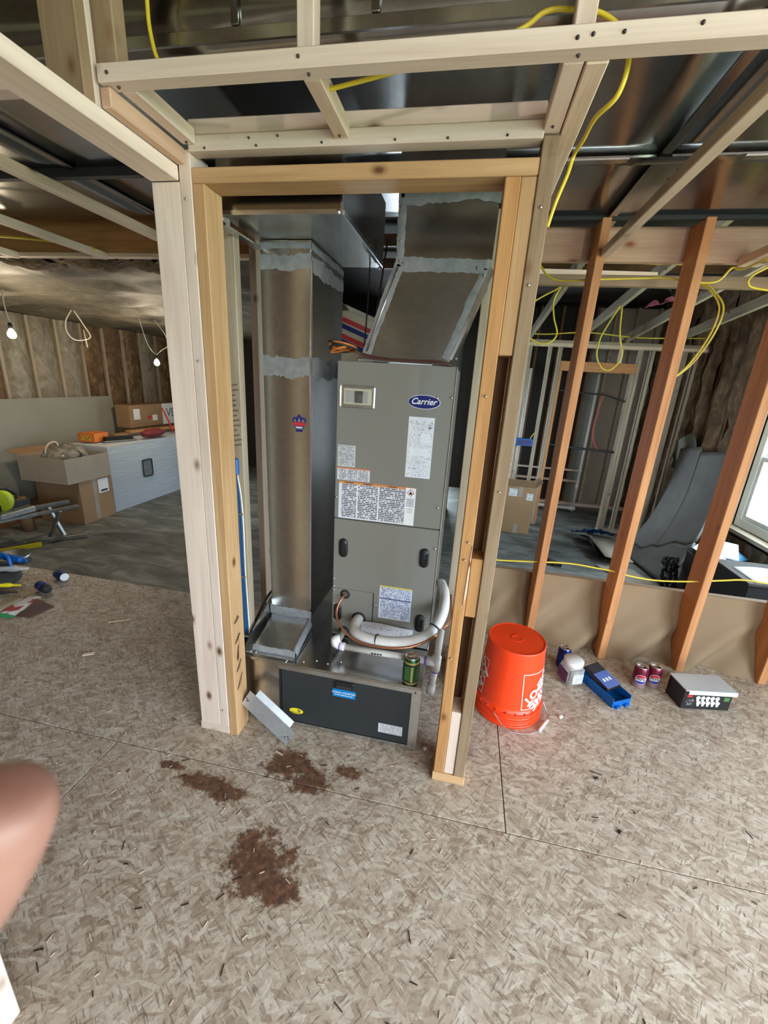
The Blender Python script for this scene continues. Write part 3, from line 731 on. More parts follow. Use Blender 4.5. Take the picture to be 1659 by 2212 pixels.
box('standing_seam', XR - 0.001, XR + 0.006, YF - 0.003, YF + 0.003, 0.43, 1.84, GALVB, rdp)
# return boot that turns forward onto the filter box
bt = thing('boot', parent=rdp, loc=(-0.7, 1.5, 0.33))
mk('boot_body', [(-0.790, 1.5995, 0.372), (-0.603, 1.5995, 0.372), (-0.603, 1.5995, 0.318), (-0.790, 1.5995, 0.318), (-0.772, 1.388, 0.348), (-0.592, 1.388, 0.348), (-0.592, 1.388, 0.318), (-0.772, 1.388, 0.318)],
   [(0, 1, 5, 4), (4, 5, 6, 7), (0, 4, 7, 3), (1, 2, 6, 5), (0, 3, 2, 1), (3, 7, 6, 2)], GALVB, bt)
plate('boot_base', [(-0.806, 1.365, 0.312), (-0.585, 1.365, 0.312), (-0.585, 1.598, 0.312), (-0.806, 1.598, 0.312)], (0, 0, 0.006), GALV, bt)
smear('sealant', bt, (-0.778, 1.387, 0.333), (-0.588, 1.387, 0.333), 0.034, (0, -1, 0.1), None, 20, 0.2, 21, 0.006)
smear('sealant', bt, (-0.80, 1.377, 0.3185), (-0.588, 1.377, 0.3185), 0.020, (0, 0, 1), None, 20, 0.3, 24, 0.003)
smear('sealant', bt, (-0.591, 1.387, 0.334), (-0.602, 1.598, 0.35), 0.040, (1, 0, 0.2), None, 20, 0.2, 22, 0.006)
smear('sealant', bt, (-0.598, 1.387, 0.349), (-0.609, 1.598, 0.374), 0.016, (0, -0.1, 1), None, 20, 0.4, 25, 0.004)
smear('sealant', bt, (-0.80, 1.5995, 0.395), (-0.60, 1.5995, 0.392), 0.05, (0, -1, 0.0), None, 20, 0.25, 23)
plate('side_flange', [(-0.800, 1.366, 0.318), (-0.800, 1.60, 0.318), (-0.806, 1.64, 0.45), (-0.806, 1.60, 0.44), (-0.806, 1.37, 0.345)], (-0.005, 0, 0), GALV, bt)
screw((-0.785, 1.375, 0.322), (0, -0.3, 1), bt); screw((-0.76, 1.372, 0.325), (0, -0.3, 1), bt)
# ------------------------------------------------------------------ horizontal return trunk box above
rt = thing('return_trunk_duct', 'boxy galvanized return trunk at the head of the closet', 'duct', (-0.62, 1.66, 1.905))
mtx = rt
box('end_cap', -0.818, -0.424, 1.360, 1.364, 1.905, 2.14, GALVD, rt, 0.001)
box('bottom_panel', -0.818, -0.424, 1.3645, 1.968, 1.905, 1.909, GALV, rt)
box('side_panel', -0.428, -0.424, 1.3645, 1.968, 1.9095, 2.14, GALVD, rt)
box('side_panel', -0.818, -0.814, 1.3645, 1.968, 1.9095, 2.14, GALVD, rt)
box('corner_angle', -0.426, -0.420, 1.357, 1.365, 1.900, 2.14, GALVB, rt)
box('edge_angle', -0.423, -0.415, 1.3655, 1.97, 1.899, 1.912, GALVB, rt)
box('front_flange', -0.818, -0.424, 1.3565, 1.3595, 1.900, 1.912, GALVB, rt)
screw((-0.432, 1.356, 1.905), (0, -1, 0), rt)
for x in (-0.42, -0.44, -0.425): screw((x, 1.972, 1.903), (0, -0.4, -1), rt)
smear('sealant', rt, (-0.424, 1.60, 1.908), (-0.424, 1.96, 1.908), 0.03, (1, 0, 0), None, 20, 0.5, 31)
br = box('strap', -0.845, -0.802, 1.360, 1.40, 1.884, 1.900, GALV, rt); screw((-0.806, 1.36, 1.892), (0, -1, 0), br)
plate('strap_edge', [(-0.80, 1.37, 1.876), (-0.80, 1.62, 1.876), (-0.80, 1.62, 1.882), (-0.80, 1.37, 1.882)], (-0.03, 0, 0), GALV, rt)

# ------------------------------------------------------------------ supply plenum with an offset, above the unit
sp = thing('supply_plenum', 'offset galvanized supply plenum with grey sealed edges above the unit', 'duct', (-0.2, 1.8, 1.51))
duct_section(sp, 'offset_section', 1.516, 1.828, -0.402, -0.086, -0.300, 0.020, GALVD, 1.60, 2.02)
duct_section(sp, 'upper_section', 1.830, 2.166, -0.300, 0.024, -0.302, 0.030, GALVD, 1.60, 2.02)
smear('sealant', sp, (-0.392, 1.60, 1.53), (-0.287, 1.60, 1.83), 0.032, (0, -1, 0), None, 26, 0.22, 41)
smear('sealant', sp, (-0.098, 1.60, 1.53), (0.010, 1.60, 1.82), 0.034, (0, -1, 0), None, 26, 0.22, 42)
smear('sealant', sp, (-0.300, 1.60, 1.832), (0.024, 1.60, 1.825), 0.042, (0, -1, 0), None, 30, 0.25, 43)
smear('sealant', sp, (-0.287, 1.60, 1.84), (-0.288, 1.60, 2.06), 0.028, (0, -1, 0), None, 26, 0.25, 44)
smear('sealant', sp, (-0.302, 1.60, 2.03), (0.03, 1.60, 2.03), 0.035, (0, -1, 0), None, 26, 0.5, 45)
plate('side_flange', [(-0.085, 1.598, 1.53), (-0.074, 1.598, 1.53), (0.035, 1.598, 1.81), (0.022, 1.598, 1.828)], (0, 0.01, 0), GALVB, sp)
tube('standing_seam', [(-0.388, 1.596, 1.545), (-0.29, 1.596, 1.82)], 0.003, GALVB, sp, straight=True)
for x, z in [(-0.395, 1.535), (-0.296, 1.80), (-0.285, 1.838), (-0.287, 1.90), (-0.288, 2.0), (-0.06, 1.535), (-0.02, 1.822), (0.004, 1.80), (-0.27, 1.834)]:
    screw((x, 1.598, z), (0, -1, 0), sp, MASTIC, 0.005)
smear('sealant', sp, (-0.40, 1.595, 1.515), (-0.085, 1.595, 1.515), 0.012, (0, -0.7, 0.7), None, 20, 0.4, 46)

# ------------------------------------------------------------------ air handler
ah = thing('air_handler', 'taupe upright air handler cabinet with blue oval badge and warning labels', 'air handler', (-0.277, 1.88, 0.312))
AX0, AX1, AY = -0.500, -0.054, 1.60
box('cabinet_shell', AX0, AX1, AY + 0.012, 2.16, 0.312, 1.506, TAUPE, ah, 0.003)
up = box('upper_door', AX0, AX1, AY, AY + 0.0115, 0.884, 1.508, TAUPE, ah, 0.002)
lo = box('lower_door', AX0, AX1, AY, AY + 0.0115, 0.316, 0.880, TAUPE, ah, 0.002)
box('edge_strip', AX1 + 0.0005, AX1 + 0.0035, AY - 0.002, AY + 0.02, 0.316, 1.506, GALVB, ah)
# slide-out window on the upper door
w_ = box('sight_window', -0.486, -0.348, AY - 0.006, AY - 0.0003, 1.338, 1.422, GALVB, up, 0.005)
box('window_recess', -0.470, -0.362, AY - 0.0075, AY - 0.0062, 1.352, 1.410, plain('cream_plastic', (0.50, 0.48, 0.36), 0.4), w_)
box('window_pane', -0.463, -0.375, AY - 0.009, AY - 0.0077, 1.358, 1.402, plain('grey_lens', (0.36, 0.36, 0.34), 0.25), w_)
box('window_scale', -0.427, -0.395, AY - 0.0098, AY - 0.0091, 1.358, 1.402, plain('dark_lens', (0.09, 0.09, 0.09), 0.3, 0, 0.5, 60), w_)
# badge
bd = ellipse('badge', -0.161, AY - 0.0003, 1.3775, 0.0605, 0.0255, INKW, up, 0.0015)
ellipse('badge_field', -0.161, AY - 0.0019, 1.3775, 0.0585, 0.0237, LOGOB, bd, 0.0008)
lettering('Carrier', 0.0315, INKW, bd, facing(-0.1635, AY - 0.0032, 1.3785), shear=0.32, bold=0.0005)
# labels on the doors
LBL = printed('rating_label', (0.74, 0.75, 0.80), (0.16, 0.16, 0.20), 34, 34, 0.42)
l1 = box('rating_label', -0.2135, -0.1155, AY - 0.0009, AY - 0.0002, 1.088, 1.322, LBL, up)
box('blank_field', -0.20, -0.13, AY - 0.0014, AY - 0.0010, 1.175, 1.205, PAPER, l1)
box('blank_field', -0.165, -0.125, AY - 0.0014, AY - 0.0010, 1.225, 1.262, PAPER, l1)
def diamond(cx, cz, s, y, parent, border, fill=INKB):
    d = plate('hazard_diamond', [(cx - s, y, cz), (cx, y, cz - s), (cx + s, y, cz), (cx, y, cz + s)], (0, -0.0005, 0), border, parent)
    s2 = s * 0.8
    plate('diamond_field', [(cx - s2, y - 0.0006, cz), (cx, y - 0.0006, cz - s2), (cx + s2, y - 0.0006, cz), (cx, y - 0.0006, cz + s2)], (0, -0.0003, 0), INKW, d)
    k = s * 0.42
    plate('flame', [(cx - k, y - 0.001, cz - k), (cx + k, y - 0.001, cz - k), (cx + k * 0.9, y - 0.001, cz), (cx + k * 0.4, y - 0.001, cz + k * 0.3), (cx + k * 0.1, y - 0.001, cz + k * 1.1), (cx - k * 0.5, y - 0.001, cz + k * 0.3), (cx - k * 0.8, y - 0.001, cz)], (0, -0.0003, 0), fill, d)
    return d
diamond(-0.131, 1.286, 0.0095, AY - 0.0010, l1, INKB)
WL = printed('warning_label', (0.72, 0.73, 0.80), (0.10, 0.10, 0.13), 21, 42, 0.56, 0.055, (0.72, 0.26, 0.06), 0.6)
WL2 = printed('small_warning_label', (0.72, 0.73, 0.78), (0.13, 0.13, 0.15), 11, 30, 0.55, 0.10, (0.70, 0.22, 0.08), 0.6)
SL3 = printed('small_notice_label', (0.62, 0.63, 0.66), (0.13, 0.13, 0.15), 17, 22, 0.54)
box('notice_label', -0.4905, -0.4185, AY - 0.0009, AY - 0.0002, 1.106, 1.192, SL3, up)
l3 = box('caution_label', -0.4905, -0.3555, AY - 0.0009, AY - 0.0002, 1.050, 1.102, WL2, up)
for x in (-0.450, -0.405): box('column_gap', x - 0.001, x + 0.001, AY - 0.0013, AY - 0.0010, 1.052, 1.096, INKW, l3)
l4 = box('warning_label', -0.4825, -0.1640, AY - 0.0009, AY - 0.0002, 0.8865, 1.045, WL, up)
box('white_margin', -0.205, -0.1645, AY - 0.0014, AY - 0.0010, 0.888, 1.044, INKW, l4)
for x in (-0.404, -0.315): box('column_gap', x - 0.0025, x + 0.0025, AY - 0.0014, AY - 0.0010, 0.888, 1.036, INKW, l4)
diamond(-0.1845, 1.024, 0.0155, AY - 0.0015, l4, INKR)
box('small_print', -0.201, -0.168, AY - 0.0018, AY - 0.0015, 0.965, 1.003, printed('margin_print', (0.8, 0.8, 0.84), (0.25, 0.25, 0.3), 9, 12, 0.6), l4)
bk = box('manual_icon', -0.195, -0.174, AY - 0.0018, AY - 0.0015, 0.943, 0.958, INKB, l4)
box('icon_page', -0.194, -0.1852, AY - 0.0022, AY - 0.0019, 0.944, 0.957, INKW, bk); box('icon_page', -0.1838, -0.175, AY - 0.0022, AY - 0.0019, 0.944, 0.957, INKW, bk)
for x in (-0.44, -0.36, -0.26): lettering('WARNING', 0.008, INKB, l4, facing(x, AY - 0.0014, 1.0405), bold=0.0003)
for x, z in [(-0.115, 1.395), (-0.492, 0.975), (-0.072, 0.975), (-0.0615, 1.40), (-0.067, 0.80), (-0.495, 0.60), (-0.493, 0.565)]:
    screw((x, AY - 0.0005, z), (0, -1, 0), ah, SCREW, 0.005)
def handle(x, z):
    h_ = lathe('finger_pull', [(0, 0.006), (0.018, 0.006), (0.0215, 0.002), (0.0215, 0)], BLACK, lo, facing(x, AY - 0.0003, z) @ Matrix.Diagonal((0.95, 1.0, 1, 1)), 20)
    me = h_.data
    for v in me.vertices: v.co.y += 0.022 if v.co.y > 0 else (-0.022 if v.co.y < 0 else 0)
    ic = tube('grip_lip', [(x + 0.013, AY - 0.008, z - 0.02), (x + 0.013, AY - 0.008, z + 0.02)], 0.004, RUBBER, h_, straight=True)
for x, z in [(-0.456, 0.751), (-0.107, 0.752), (-0.474, 0.436), (-0.100, 0.442)]: handle(x, z)
cp = box('coil_cover', -0.499, -0.315, AY - 0.0035, AY - 0.0003, 0.325, 0.556, TAUPE, lo, 0.001)
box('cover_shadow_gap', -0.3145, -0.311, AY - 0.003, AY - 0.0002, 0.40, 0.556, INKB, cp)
for z in (0.51, 0.545, 0.577): screw((-0.492, AY - 0.004, z - 0.03), (0, -1, 0), cp, SCREW, 0.004)
screw((-0.30, AY - 0.001, 0.50), (0, -1, 0), lo, SCREW, 0.004)
def grommet(x, z, r):
    m = facing(x, AY - 0.0035, z)
    return lathe('grommet', [(r * 0.6, 0.004), (r, 0.004), (r * 1.15, 0.0), (r * 0.6, 0.0), (r * 0.6, 0.004)], RUBBER, cp, m, 20)
grommet(-0.441, 0.531, 0.02); grommet(-0.374, 0.42, 0.028); grommet(-0.44, 0.345, 0.02)
INS = printed('install_label', (0.68, 0.71, 0.82), (0.10, 0.14, 0.30), 22, 26, 0.52, 0.05, (0.62, 0.52, 0.15))
l5 = box('install_label', -0.2865, -0.1445, AY - 0.0009, AY - 0.0002, 0.440, 0.600, INS, lo)
box('blue_rule', -0.285, -0.146, AY - 0.0014, AY - 0.0010, 0.536, 0.540, LOGOB, l5)
sheet_grid('paper_pouch', lambda u, v: (-0.36 + 0.235 * u, AY - 0.014 - 0.012 * (1 - v) * math.sin(PI * u) - 0.004 * v, 0.355 + 0.062 * v + 0.004 * math.sin(5 * u)), 12, 4, printed('pouch_print', (0.66, 0.66, 0.70), (0.35, 0.35, 0.4), 8, 24, 0.4), lo)
# top fittings
for x in (-0.40, -0.385, -0.37): lathe('flare_nut', [(0, 0.016), (0.006, 0.016), (0.0075, 0.012), (0.0075, 0.0), (0, 0)], SCREW, ah, Matrix.Translation((x - 0.02, 1.61, 1.507)), 6, False)

# ------------------------------------------------------------------ filter cabinet under the unit
fb = thing('filter_cabinet', 'low galvanized media filter cabinet with black access door', 'filter cabinet', (-0.43, 1.75, 0.0))
box('cabinet_body', -0.812, -0.056, 1.366, 2.16, 0.0, 0.300, GALV, fb, 0.002)
box('top_panel', -0.815, -0.053, 1.352, 2.16, 0.3005, 0.3115, GALV, fb, 0.0015)
box('face_rail', -0.648, -0.053, 1.352, 1.3655, 0.280, 0.3003, GALVB, fb)
box('face_rail', -0.648, -0.053, 1.352, 1.3655, 0.0, 0.020, GALVB, fb)
box('face_stile', -0.089, -0.053, 1.352, 1.3655, 0.0205, 0.2795, GALVB, fb)
box('face_stile', -0.648, -0.639, 1.352, 1.3655, 0.0205, 0.2795, BLACK, fb)
fd = box('access_door', -0.6385, -0.0895, 1.354, 1.3655, 0.021, 0.279, CHAR, fb, 0.002)
hd = box('door_handle', -0.405, -0.323, 1.345, 1.3538, 0.240, 0.272, BLACK, fd, 0.004)
box('handle_recess', -0.395, -0.333, 1.343, 1.3449, 0.243, 0.258, RUBBER, hd, 0.001)
cc = box('brand_plate', -0.412, -0.317, 1.352, 1.3538, 0.196, 0.233, CCBL, fd)
lettering('CLEAN COMFORT', 0.0125, INKW, cc, facing(-0.3645, 1.3515, 0.218), bold=0.0001)
for k in range(9): box('fine_print', -0.404 + 0.0088 * k, -0.398 + 0.0088 * k + 0.0015 * (k % 2), 1.3512, 1.3517, 0.2055, 0.2085, INKW, cc)
ye = ellipse('yellow_sticker', -0.573, 1.3538, 0.078, 0.031, 0.0145, YELL, fd, 0.001)
ellipse('sticker_mark', -0.560, 1.3527, 0.081, 0.008, 0.007, plain('mustard_ink', (0.25, 0.2, 0.05), 0.5), ye, 0.0004)
for k in range(5): box('fine_print', -0.594 + 0.0085 * k, -0.588 + 0.0085 * k, 1.3521, 1.3526, 0.0685, 0.0715, INKB, ye)
box('info_sticker', -0.214, -0.114, 1.353, 1.3538, 0.058, 0.104, printed('info_print', (0.62, 0.62, 0.64), (0.25, 0.25, 0.27), 9, 20, 0.55), fd)
for x, y in [(-0.62, 1.36), (-0.55, 1.38), (-0.50, 1.40), (-0.45, 1.395), (-0.4, 1.42), (-0.09, 1.37)]: screw((x, y, 0.3117), (0, 0, 1), fb, SCREW, 0.004)
screw((-0.075, 1.3515, 0.285), (0, -1, 0), fb, DARKS, 0.003)

# ------------------------------------------------------------------ refrigerant and condensate lines
sl = thing('suction_line', 'fat white foam covered line curving from the unit to the right', 'pipe', (-0.37, 1.59, 0.42))
tube('foam_sleeve', [(-0.374, 1.595, 0.42), (-0.374, 1.54, 0.43), (-0.355, 1.475, 0.432), (-0.29, 1.435, 0.437), (-0.19, 1.42, 0.449), (-0.10, 1.44, 0.463), (-0.04, 1.48, 0.49), (-0.010, 1.54, 0.53), (-0.004, 1.60, 0.562), (-0.012, 1.68, 0.572), (-0.03, 1.78, 0.56)], 0.0225, FOAM, sl, 16, 8)
tube('inner_copper', [(-0.374, 1.60, 0.42), (-0.374, 1.585, 0.42)], 0.012, COPPER, sl, 12, straight=True)
def tie(name, c, r, nrm, parent):
    m = Vector(nrm).to_track_quat('Z', 'Y').to_matrix().to_4x4(); m.translation = c
    return lathe(name, [(r, -0.0025), (r + 0.0018, -0.0025), (r + 0.0018, 0.0025), (r, 0.0025), (r, -0.0025)], BLACK, parent, m, 20)
tie('cable_tie', (-0.255, 1.429, 0.441), 0.0235, (1, -0.15, 0.1), sl)
tie('cable_tie', (-0.030, 1.493, 0.50), 0.0245, (0.4, 0.6, 0.5), sl)
ll = thing('liquid_line', 'thin bare copper line tied along the white foam sleeve', 'pipe', (-0.441, 1.59, 0.53))
tube('copper_tube', [(-0.441, 1.597, 0.531), (-0.446, 1.575, 0.525), (-0.458, 1.55, 0.50), (-0.455, 1.52, 0.465), (-0.425, 1.485, 0.44), (-0.37, 1.445, 0.425), (-0.30, 1.408, 0.428), (-0.19, 1.394, 0.440), (-0.10, 1.412, 0.455), (-0.035, 1.452, 0.48), (0.004, 1.50, 0.50), (0.03, 1.56, 0.515), (0.02, 1.75, 0.52)], 0.0052, COPPER, ll, 8, 8)
dr = thing('condensate_drain', 'white plastic drain piping with purple primer and a tee', 'pipe', (-0.2, 1.42, 0.39))
YD = 1.428
tube('stub', [(-0.44, 1.597, 0.345), (-0.44, 1.48, 0.352)], 0.0135, PVC, dr, 12, straight=True)
tube('elbow', [(-0.442, 1.50, 0.351), (-0.442, 1.468, 0.362), (-0.438, 1.455, 0.392), (-0.418, 1.458, 0.399)], 0.0175, PVC, dr, 14, 5)
tube('elbow', [(-0.44, 1.455, 0.40), (-0.435, 1.452, 0.378), (-0.42, 1.452, 0.368), (-0.395, 1.450, 0.367)], 0.0175, PVC, dr, 14, 5)
tube('primer_ring', [(-0.418, 1.451, 0.3675), (-0.412, 1.451, 0.3675)], 0.0180, PURPLE, dr, 14, straight=True)
tube('horizontal_pipe', [(-0.40, 1.450, 0.367), (-0.03, YD, 0.385)], 0.0135, PVC, dr, 14, straight=True)
for k in range(4): box('pipe_print', -0.275 + 0.012 * k, -0.267 + 0.012 * k, 1.4262, 1.4268, 0.371 + 0.0006 * k, 0.378 + 0.0006 * k, INKB, dr)
tube('tee_hub', [(-0.052, YD + 0.002, 0.384), (-0.010, YD, 0.386)], 0.0185, PVC, dr, 14, straight=True)
tube('tee_body', [(-0.008, YD, 0.415), (-0.010, YD, 0.350)], 0.0185, PVC, dr, 14, straight=True)
tube('primer_ring', [(-0.056, YD + 0.002, 0.384), (-0.046, YD + 0.002, 0.384)], 0.0188, PURPLE, dr, 14, straight=True)
tube('primer_ring', [(-0.0102, YD, 0.349), (-0.0104, YD, 0.341)], 0.0150, PURPLE, dr, 14, straight=True)
tube('riser', [(-0.008, YD, 0.41), (-0.004, YD + 0.005, 0.53)], 0.0135, PVC, dr, 14, straight=True)
tube('tail_pipe', [(-0.010, YD, 0.355), (-0.018, YD, 0.268)], 0.0135, PVC, dr, 14, straight=True)
tube('tail_coupling', [(-0.0175, YD, 0.275), (-0.0205, YD, 0.235)], 0.0168, PVC, dr, 14, straight=True)
tube('control_wire', [(-0.02, YD - 0.01, 0.30), (-0.045, YD - 0.004, 0.325), (-0.03, YD - 0.015, 0.345)], 0.0012, PURPLE, dr, 5)
# thermostat wire and flex coil at the top of the unit
tw = thing('control_cable', 'coil of brown and orange control cable on top of the unit', 'cable', (-0.47, 1.60, 1.52))
for k in range(4):
    tube('coil_loop', [(-0.475 + (0.045 + 0.003 * k) * math.cos(a), 1.585 + 0.05 * math.sin(a), 1.548 + 0.004 * k + 0.012 * math.cos(a + k)) for a in [2 * PI * j / 14 for j in range(15)]], 0.0042, ORNG if k % 2 == 0 else RUBBER, tw, 6, 3)
BRC = plain('brown_cable', (0.09, 0.035, 0.025), 0.5)
tube('cable', [(-0.43, 1.58, 1.545), (-0.40, 1.588, 1.528), (-0.33, 1.59, 1.518), (-0.24, 1.59, 1.516), (-0.15, 1.588, 1.516), (-0.09, 1.59, 1.514), (-0.075, 1.60, 1.509)], 0.004, BRC, tw, 6)
tube('cable', [(-0.44, 1.59, 1.55), (-0.40, 1.593, 1.535), (-0.32, 1.594, 1.524), (-0.22, 1.594, 1.521), (-0.13, 1.594, 1.523), (-0.08, 1.60, 1.515)], 0.0035, BRC, tw, 6)
tube('hanging_wire', [(-0.415, 1.80, 1.56), (-0.41, 1.85, 1.75), (-0.40, 1.93, 2.0)], 0.004, BRC, tw, 6)
tube('hanging_wire', [(-0.445, 1.78, 1.56), (-0.45, 1.84, 1.8), (-0.47, 1.92, 2.1)], 0.003, RUBBER, tw, 6)
# blue and white cables stapled down the left closet stud
cb = thing('cable_bundle', 'blue and white cables stapled down the left closet stud', 'cable', (-0.83, 1.33, 0.35))
box('blue_outlet_box', -0.890, -0.850, 1.452, 1.4695, 1.06, 1.125, BLUEP, cb, 0.004)
for k, (m_, dx) in enumerate([(BLUEC, 0), (BLUEC, 0.007), (WIREW, 0.014), (BLUEC, -0.006), (RUBBER, -0.011)]):
    tube('cable', [(-0.862 + dx * 0.3, 1.464, 1.06), (-0.860 + dx, 1.462, 0.98), (-0.858 + dx * 1.2, 1.462, 0.86), (-0.856 + dx, 1.462, 0.66), (-0.852 + dx, 1.462, 0.46), (-0.850 + dx, 1.460, 0.34), (-0.86 + dx, 1.455, 0.26)], 0.0036, m_, cb, 6)
for z in (0.90, 0.62, 0.33): box('staple', -0.874, -0.838, 1.4555, 1.4575, z - 0.004, z + 0.004, SCREW, cb)
tube('floor_cable', [(-0.86, 1.44, 0.30), (-0.845, 1.53, 0.36), (-0.832, 1.62, 0.43), (-0.83, 1.72, 0.45)], 0.006, RUBBER, cb, 6)
# handwriting on the closet stud
hw = thing('stud_notes', 'black marker notes scribbled on the left closet stud', 'writing', (-0.853, 1.469, 1.3))
rs_ = random.Random(11)
for k in range(13):
    n_ = rs_.randint(7, 13); z_ = 1.395 - 0.0185 * k; pts_ = []
    for j in range(n_): pts_.append((-0.874 + 0.0034 * j + rs_.uniform(-0.001, 0.001), 1.4692, z_ + (0.0048 if j % 2 else -0.0042) * rs_.uniform(0.4, 1.0) + 0.0006 * j))
    tube('scribble', pts_, 0.0006, INKB, hw, 4, 3)
# crown sticker on the return drop
cs = thing('crown_sticker', 'black and red crown sticker on the tall return duct', 'sticker', (-0.66, 1.598, 1.27))
cx, cz = -0.655, 1.265
plate('crown_outline', [(cx - 0.024, 1.5993, cz - 0.01), (cx - 0.020, 1.5993, cz - 0.022), (cx + 0.020, 1.5993, cz - 0.022), (cx + 0.024, 1.5993, cz - 0.01), (cx + 0.030, 1.5993, cz + 0.012), (cx + 0.022, 1.5993, cz + 0.022), (cx + 0.012, 1.5993, cz + 0.020), (cx + 0.006, 1.5993, cz + 0.028), (cx, 1.5993, cz + 0.034), (cx - 0.006, 1.5993, cz + 0.028), (cx - 0.012, 1.5993, cz + 0.020), (cx - 0.022, 1.5993, cz + 0.022), (cx - 0.030, 1.5993, cz + 0.012)], (0, -0.0005, 0), NAVY, cs)
for s_ in (-1, 1):
    plate('crown_gap', [(cx + s_ * 0.020, 1.5985, cz + 0.002), (cx + s_ * 0.024, 1.5985, cz + 0.012), (cx + s_ * 0.016, 1.5985, cz + 0.015), (cx + s_ * 0.009, 1.5985, cz + 0.003)], (0, -0.0004, 0), GALV, cs)
plate('crown_peak', [(cx - 0.006, 1.5985, cz + 0.003), (cx + 0.006, 1.5985, cz + 0.003), (cx + 0.003, 1.5985, cz + 0.012), (cx, 1.5985, cz + 0.022), (cx - 0.003, 1.5985, cz + 0.012)], (0, -0.0004, 0), GALVB, cs)
box('red_band', cx - 0.026, cx + 0.026, 1.5975, 1.5984, cz - 0.012, cz + 0.001, INKR, cs)
box('name_bar', cx - 0.014, cx + 0.014, 1.598, 1.5985, cz - 0.036, cz - 0.026, NAVY, cs)
plate('lower_arc', [(cx - 0.018, 1.5985, cz - 0.016), (cx + 0.018, 1.5985, cz - 0.016), (cx + 0.010, 1.5985, cz - 0.021), (cx - 0.010, 1.5985, cz - 0.021)], (0, -0.0004, 0), PAPER, cs)
# loose folded metal angle leaning in the doorway
ma = thing('metal_angle', 'loose bent galvanized angle leaning by the left doorway stud', 'metal strip', (-0.6, 1.25, 0.0))
A = Vector((-0.786, 1.285, 0.128)); B = Vector((-0.572, 1.245, 0.002)); tdir = (B - A).normalized(); wv = Vector((0.034, 0.014, 0.060))
nn = tdir.cross(wv).normalized()
ANG = galv('satin_galvanized_angle', (0.72, 0.78, 0.84), 0.5, 0.02)
plate('flat_leg', [A, B, B + wv, A + wv], nn * 0.0015, ANG, ma)
C1 = A + wv + tdir * 0.03; C2 = B + wv - tdir * 0.03
plate('folded_leg', [C1, C2, C2 - nn * 0.016 + wv * 0.28, C1 - nn * 0.016 + wv * 0.28], wv.normalized() * 0.0015, ANG, ma)
for t, o in [(0.03, 0.5), (0.05, 0.4), (0.07, 0.45), (0.90, 0.35), (0.94, 0.5), (0.97, 0.4)]:
    screw(A.lerp(B, t) + wv * o + nn * 0.0006, nn, ma, INKB, 0.003, 'punched_hole')
# ------------------------------------------------------------------ orange bucket, upside down
bx, by = 0.338, 1.727
bk = thing('bucket', 'orange plastic bucket standing upside down by the closet', 'bucket', (bx, by, 0))
BM = Matrix.Translation((bx, by, 0))
def brad(z): return 0.1535 - (z - 0.0) * (0.0275 / 0.365)
prof = [(0.148, 0.0), (0.1555, 0.0), (0.1570, 0.006), (0.1565, 0.014), (0.1495, 0.016), (0.1495, 0.030), (0.1560, 0.032), (0.1560, 0.040), (0.1490, 0.042), (0.1490, 0.058), (0.1555, 0.060), (0.1555, 0.068), (0.1475, 0.070)]
prof += [(brad(z) - 0.001, z) for z in (0.10, 0.16, 0.22, 0.28, 0.34)] + [(brad(0.36), 0.360), (brad(0.366), 0.366), (0.1225, 0.3675), (0.1205, 0.3645), (0.028, 0.3645), (0.027, 0.3665), (0.021, 0.3665), (0.020, 0.3645), (0, 0.3645)]
body = lathe('bucket_body', prof, ORBK, bk, BM, 64)
for p in body.data.polygons:
    if abs(p.normal.z) > 0.95: p.use_smooth = False
for k in range(22):
    a = 2 * PI * k / 22
    box('rim_rib', 0.1475, 0.1545, -0.0015, 0.0015, 0.0595, 0.078, ORBK, bk, 0, BM @ Matrix.Rotation(a, 4, 'Z'))
hl = thing('bail_handle', parent=bk, loc=(bx, by, 0.03))
def cylp(a, z, r): return (bx + r * math.cos(a), by + r * math.sin(a), z)
tube('bail_wire', [cylp(-2.05, 0.064, 0.158), (0.300, 1.562, 0.030), (0.345, 1.545, 0.010), (0.411, 1.556, 0.004), (0.462, 1.578, 0.008), (0.512, 1.64, 0.011), (0.520, 1.69, 0.018), cylp(-0.05, 0.060, 0.160)], 0.0020, STEEL, hl, 6)
tube('handle_grip', [(0.470, 1.583, 0.009), (0.516, 1.655, 0.012)], 0.0075, WHITE, hl, 8, straight=True)
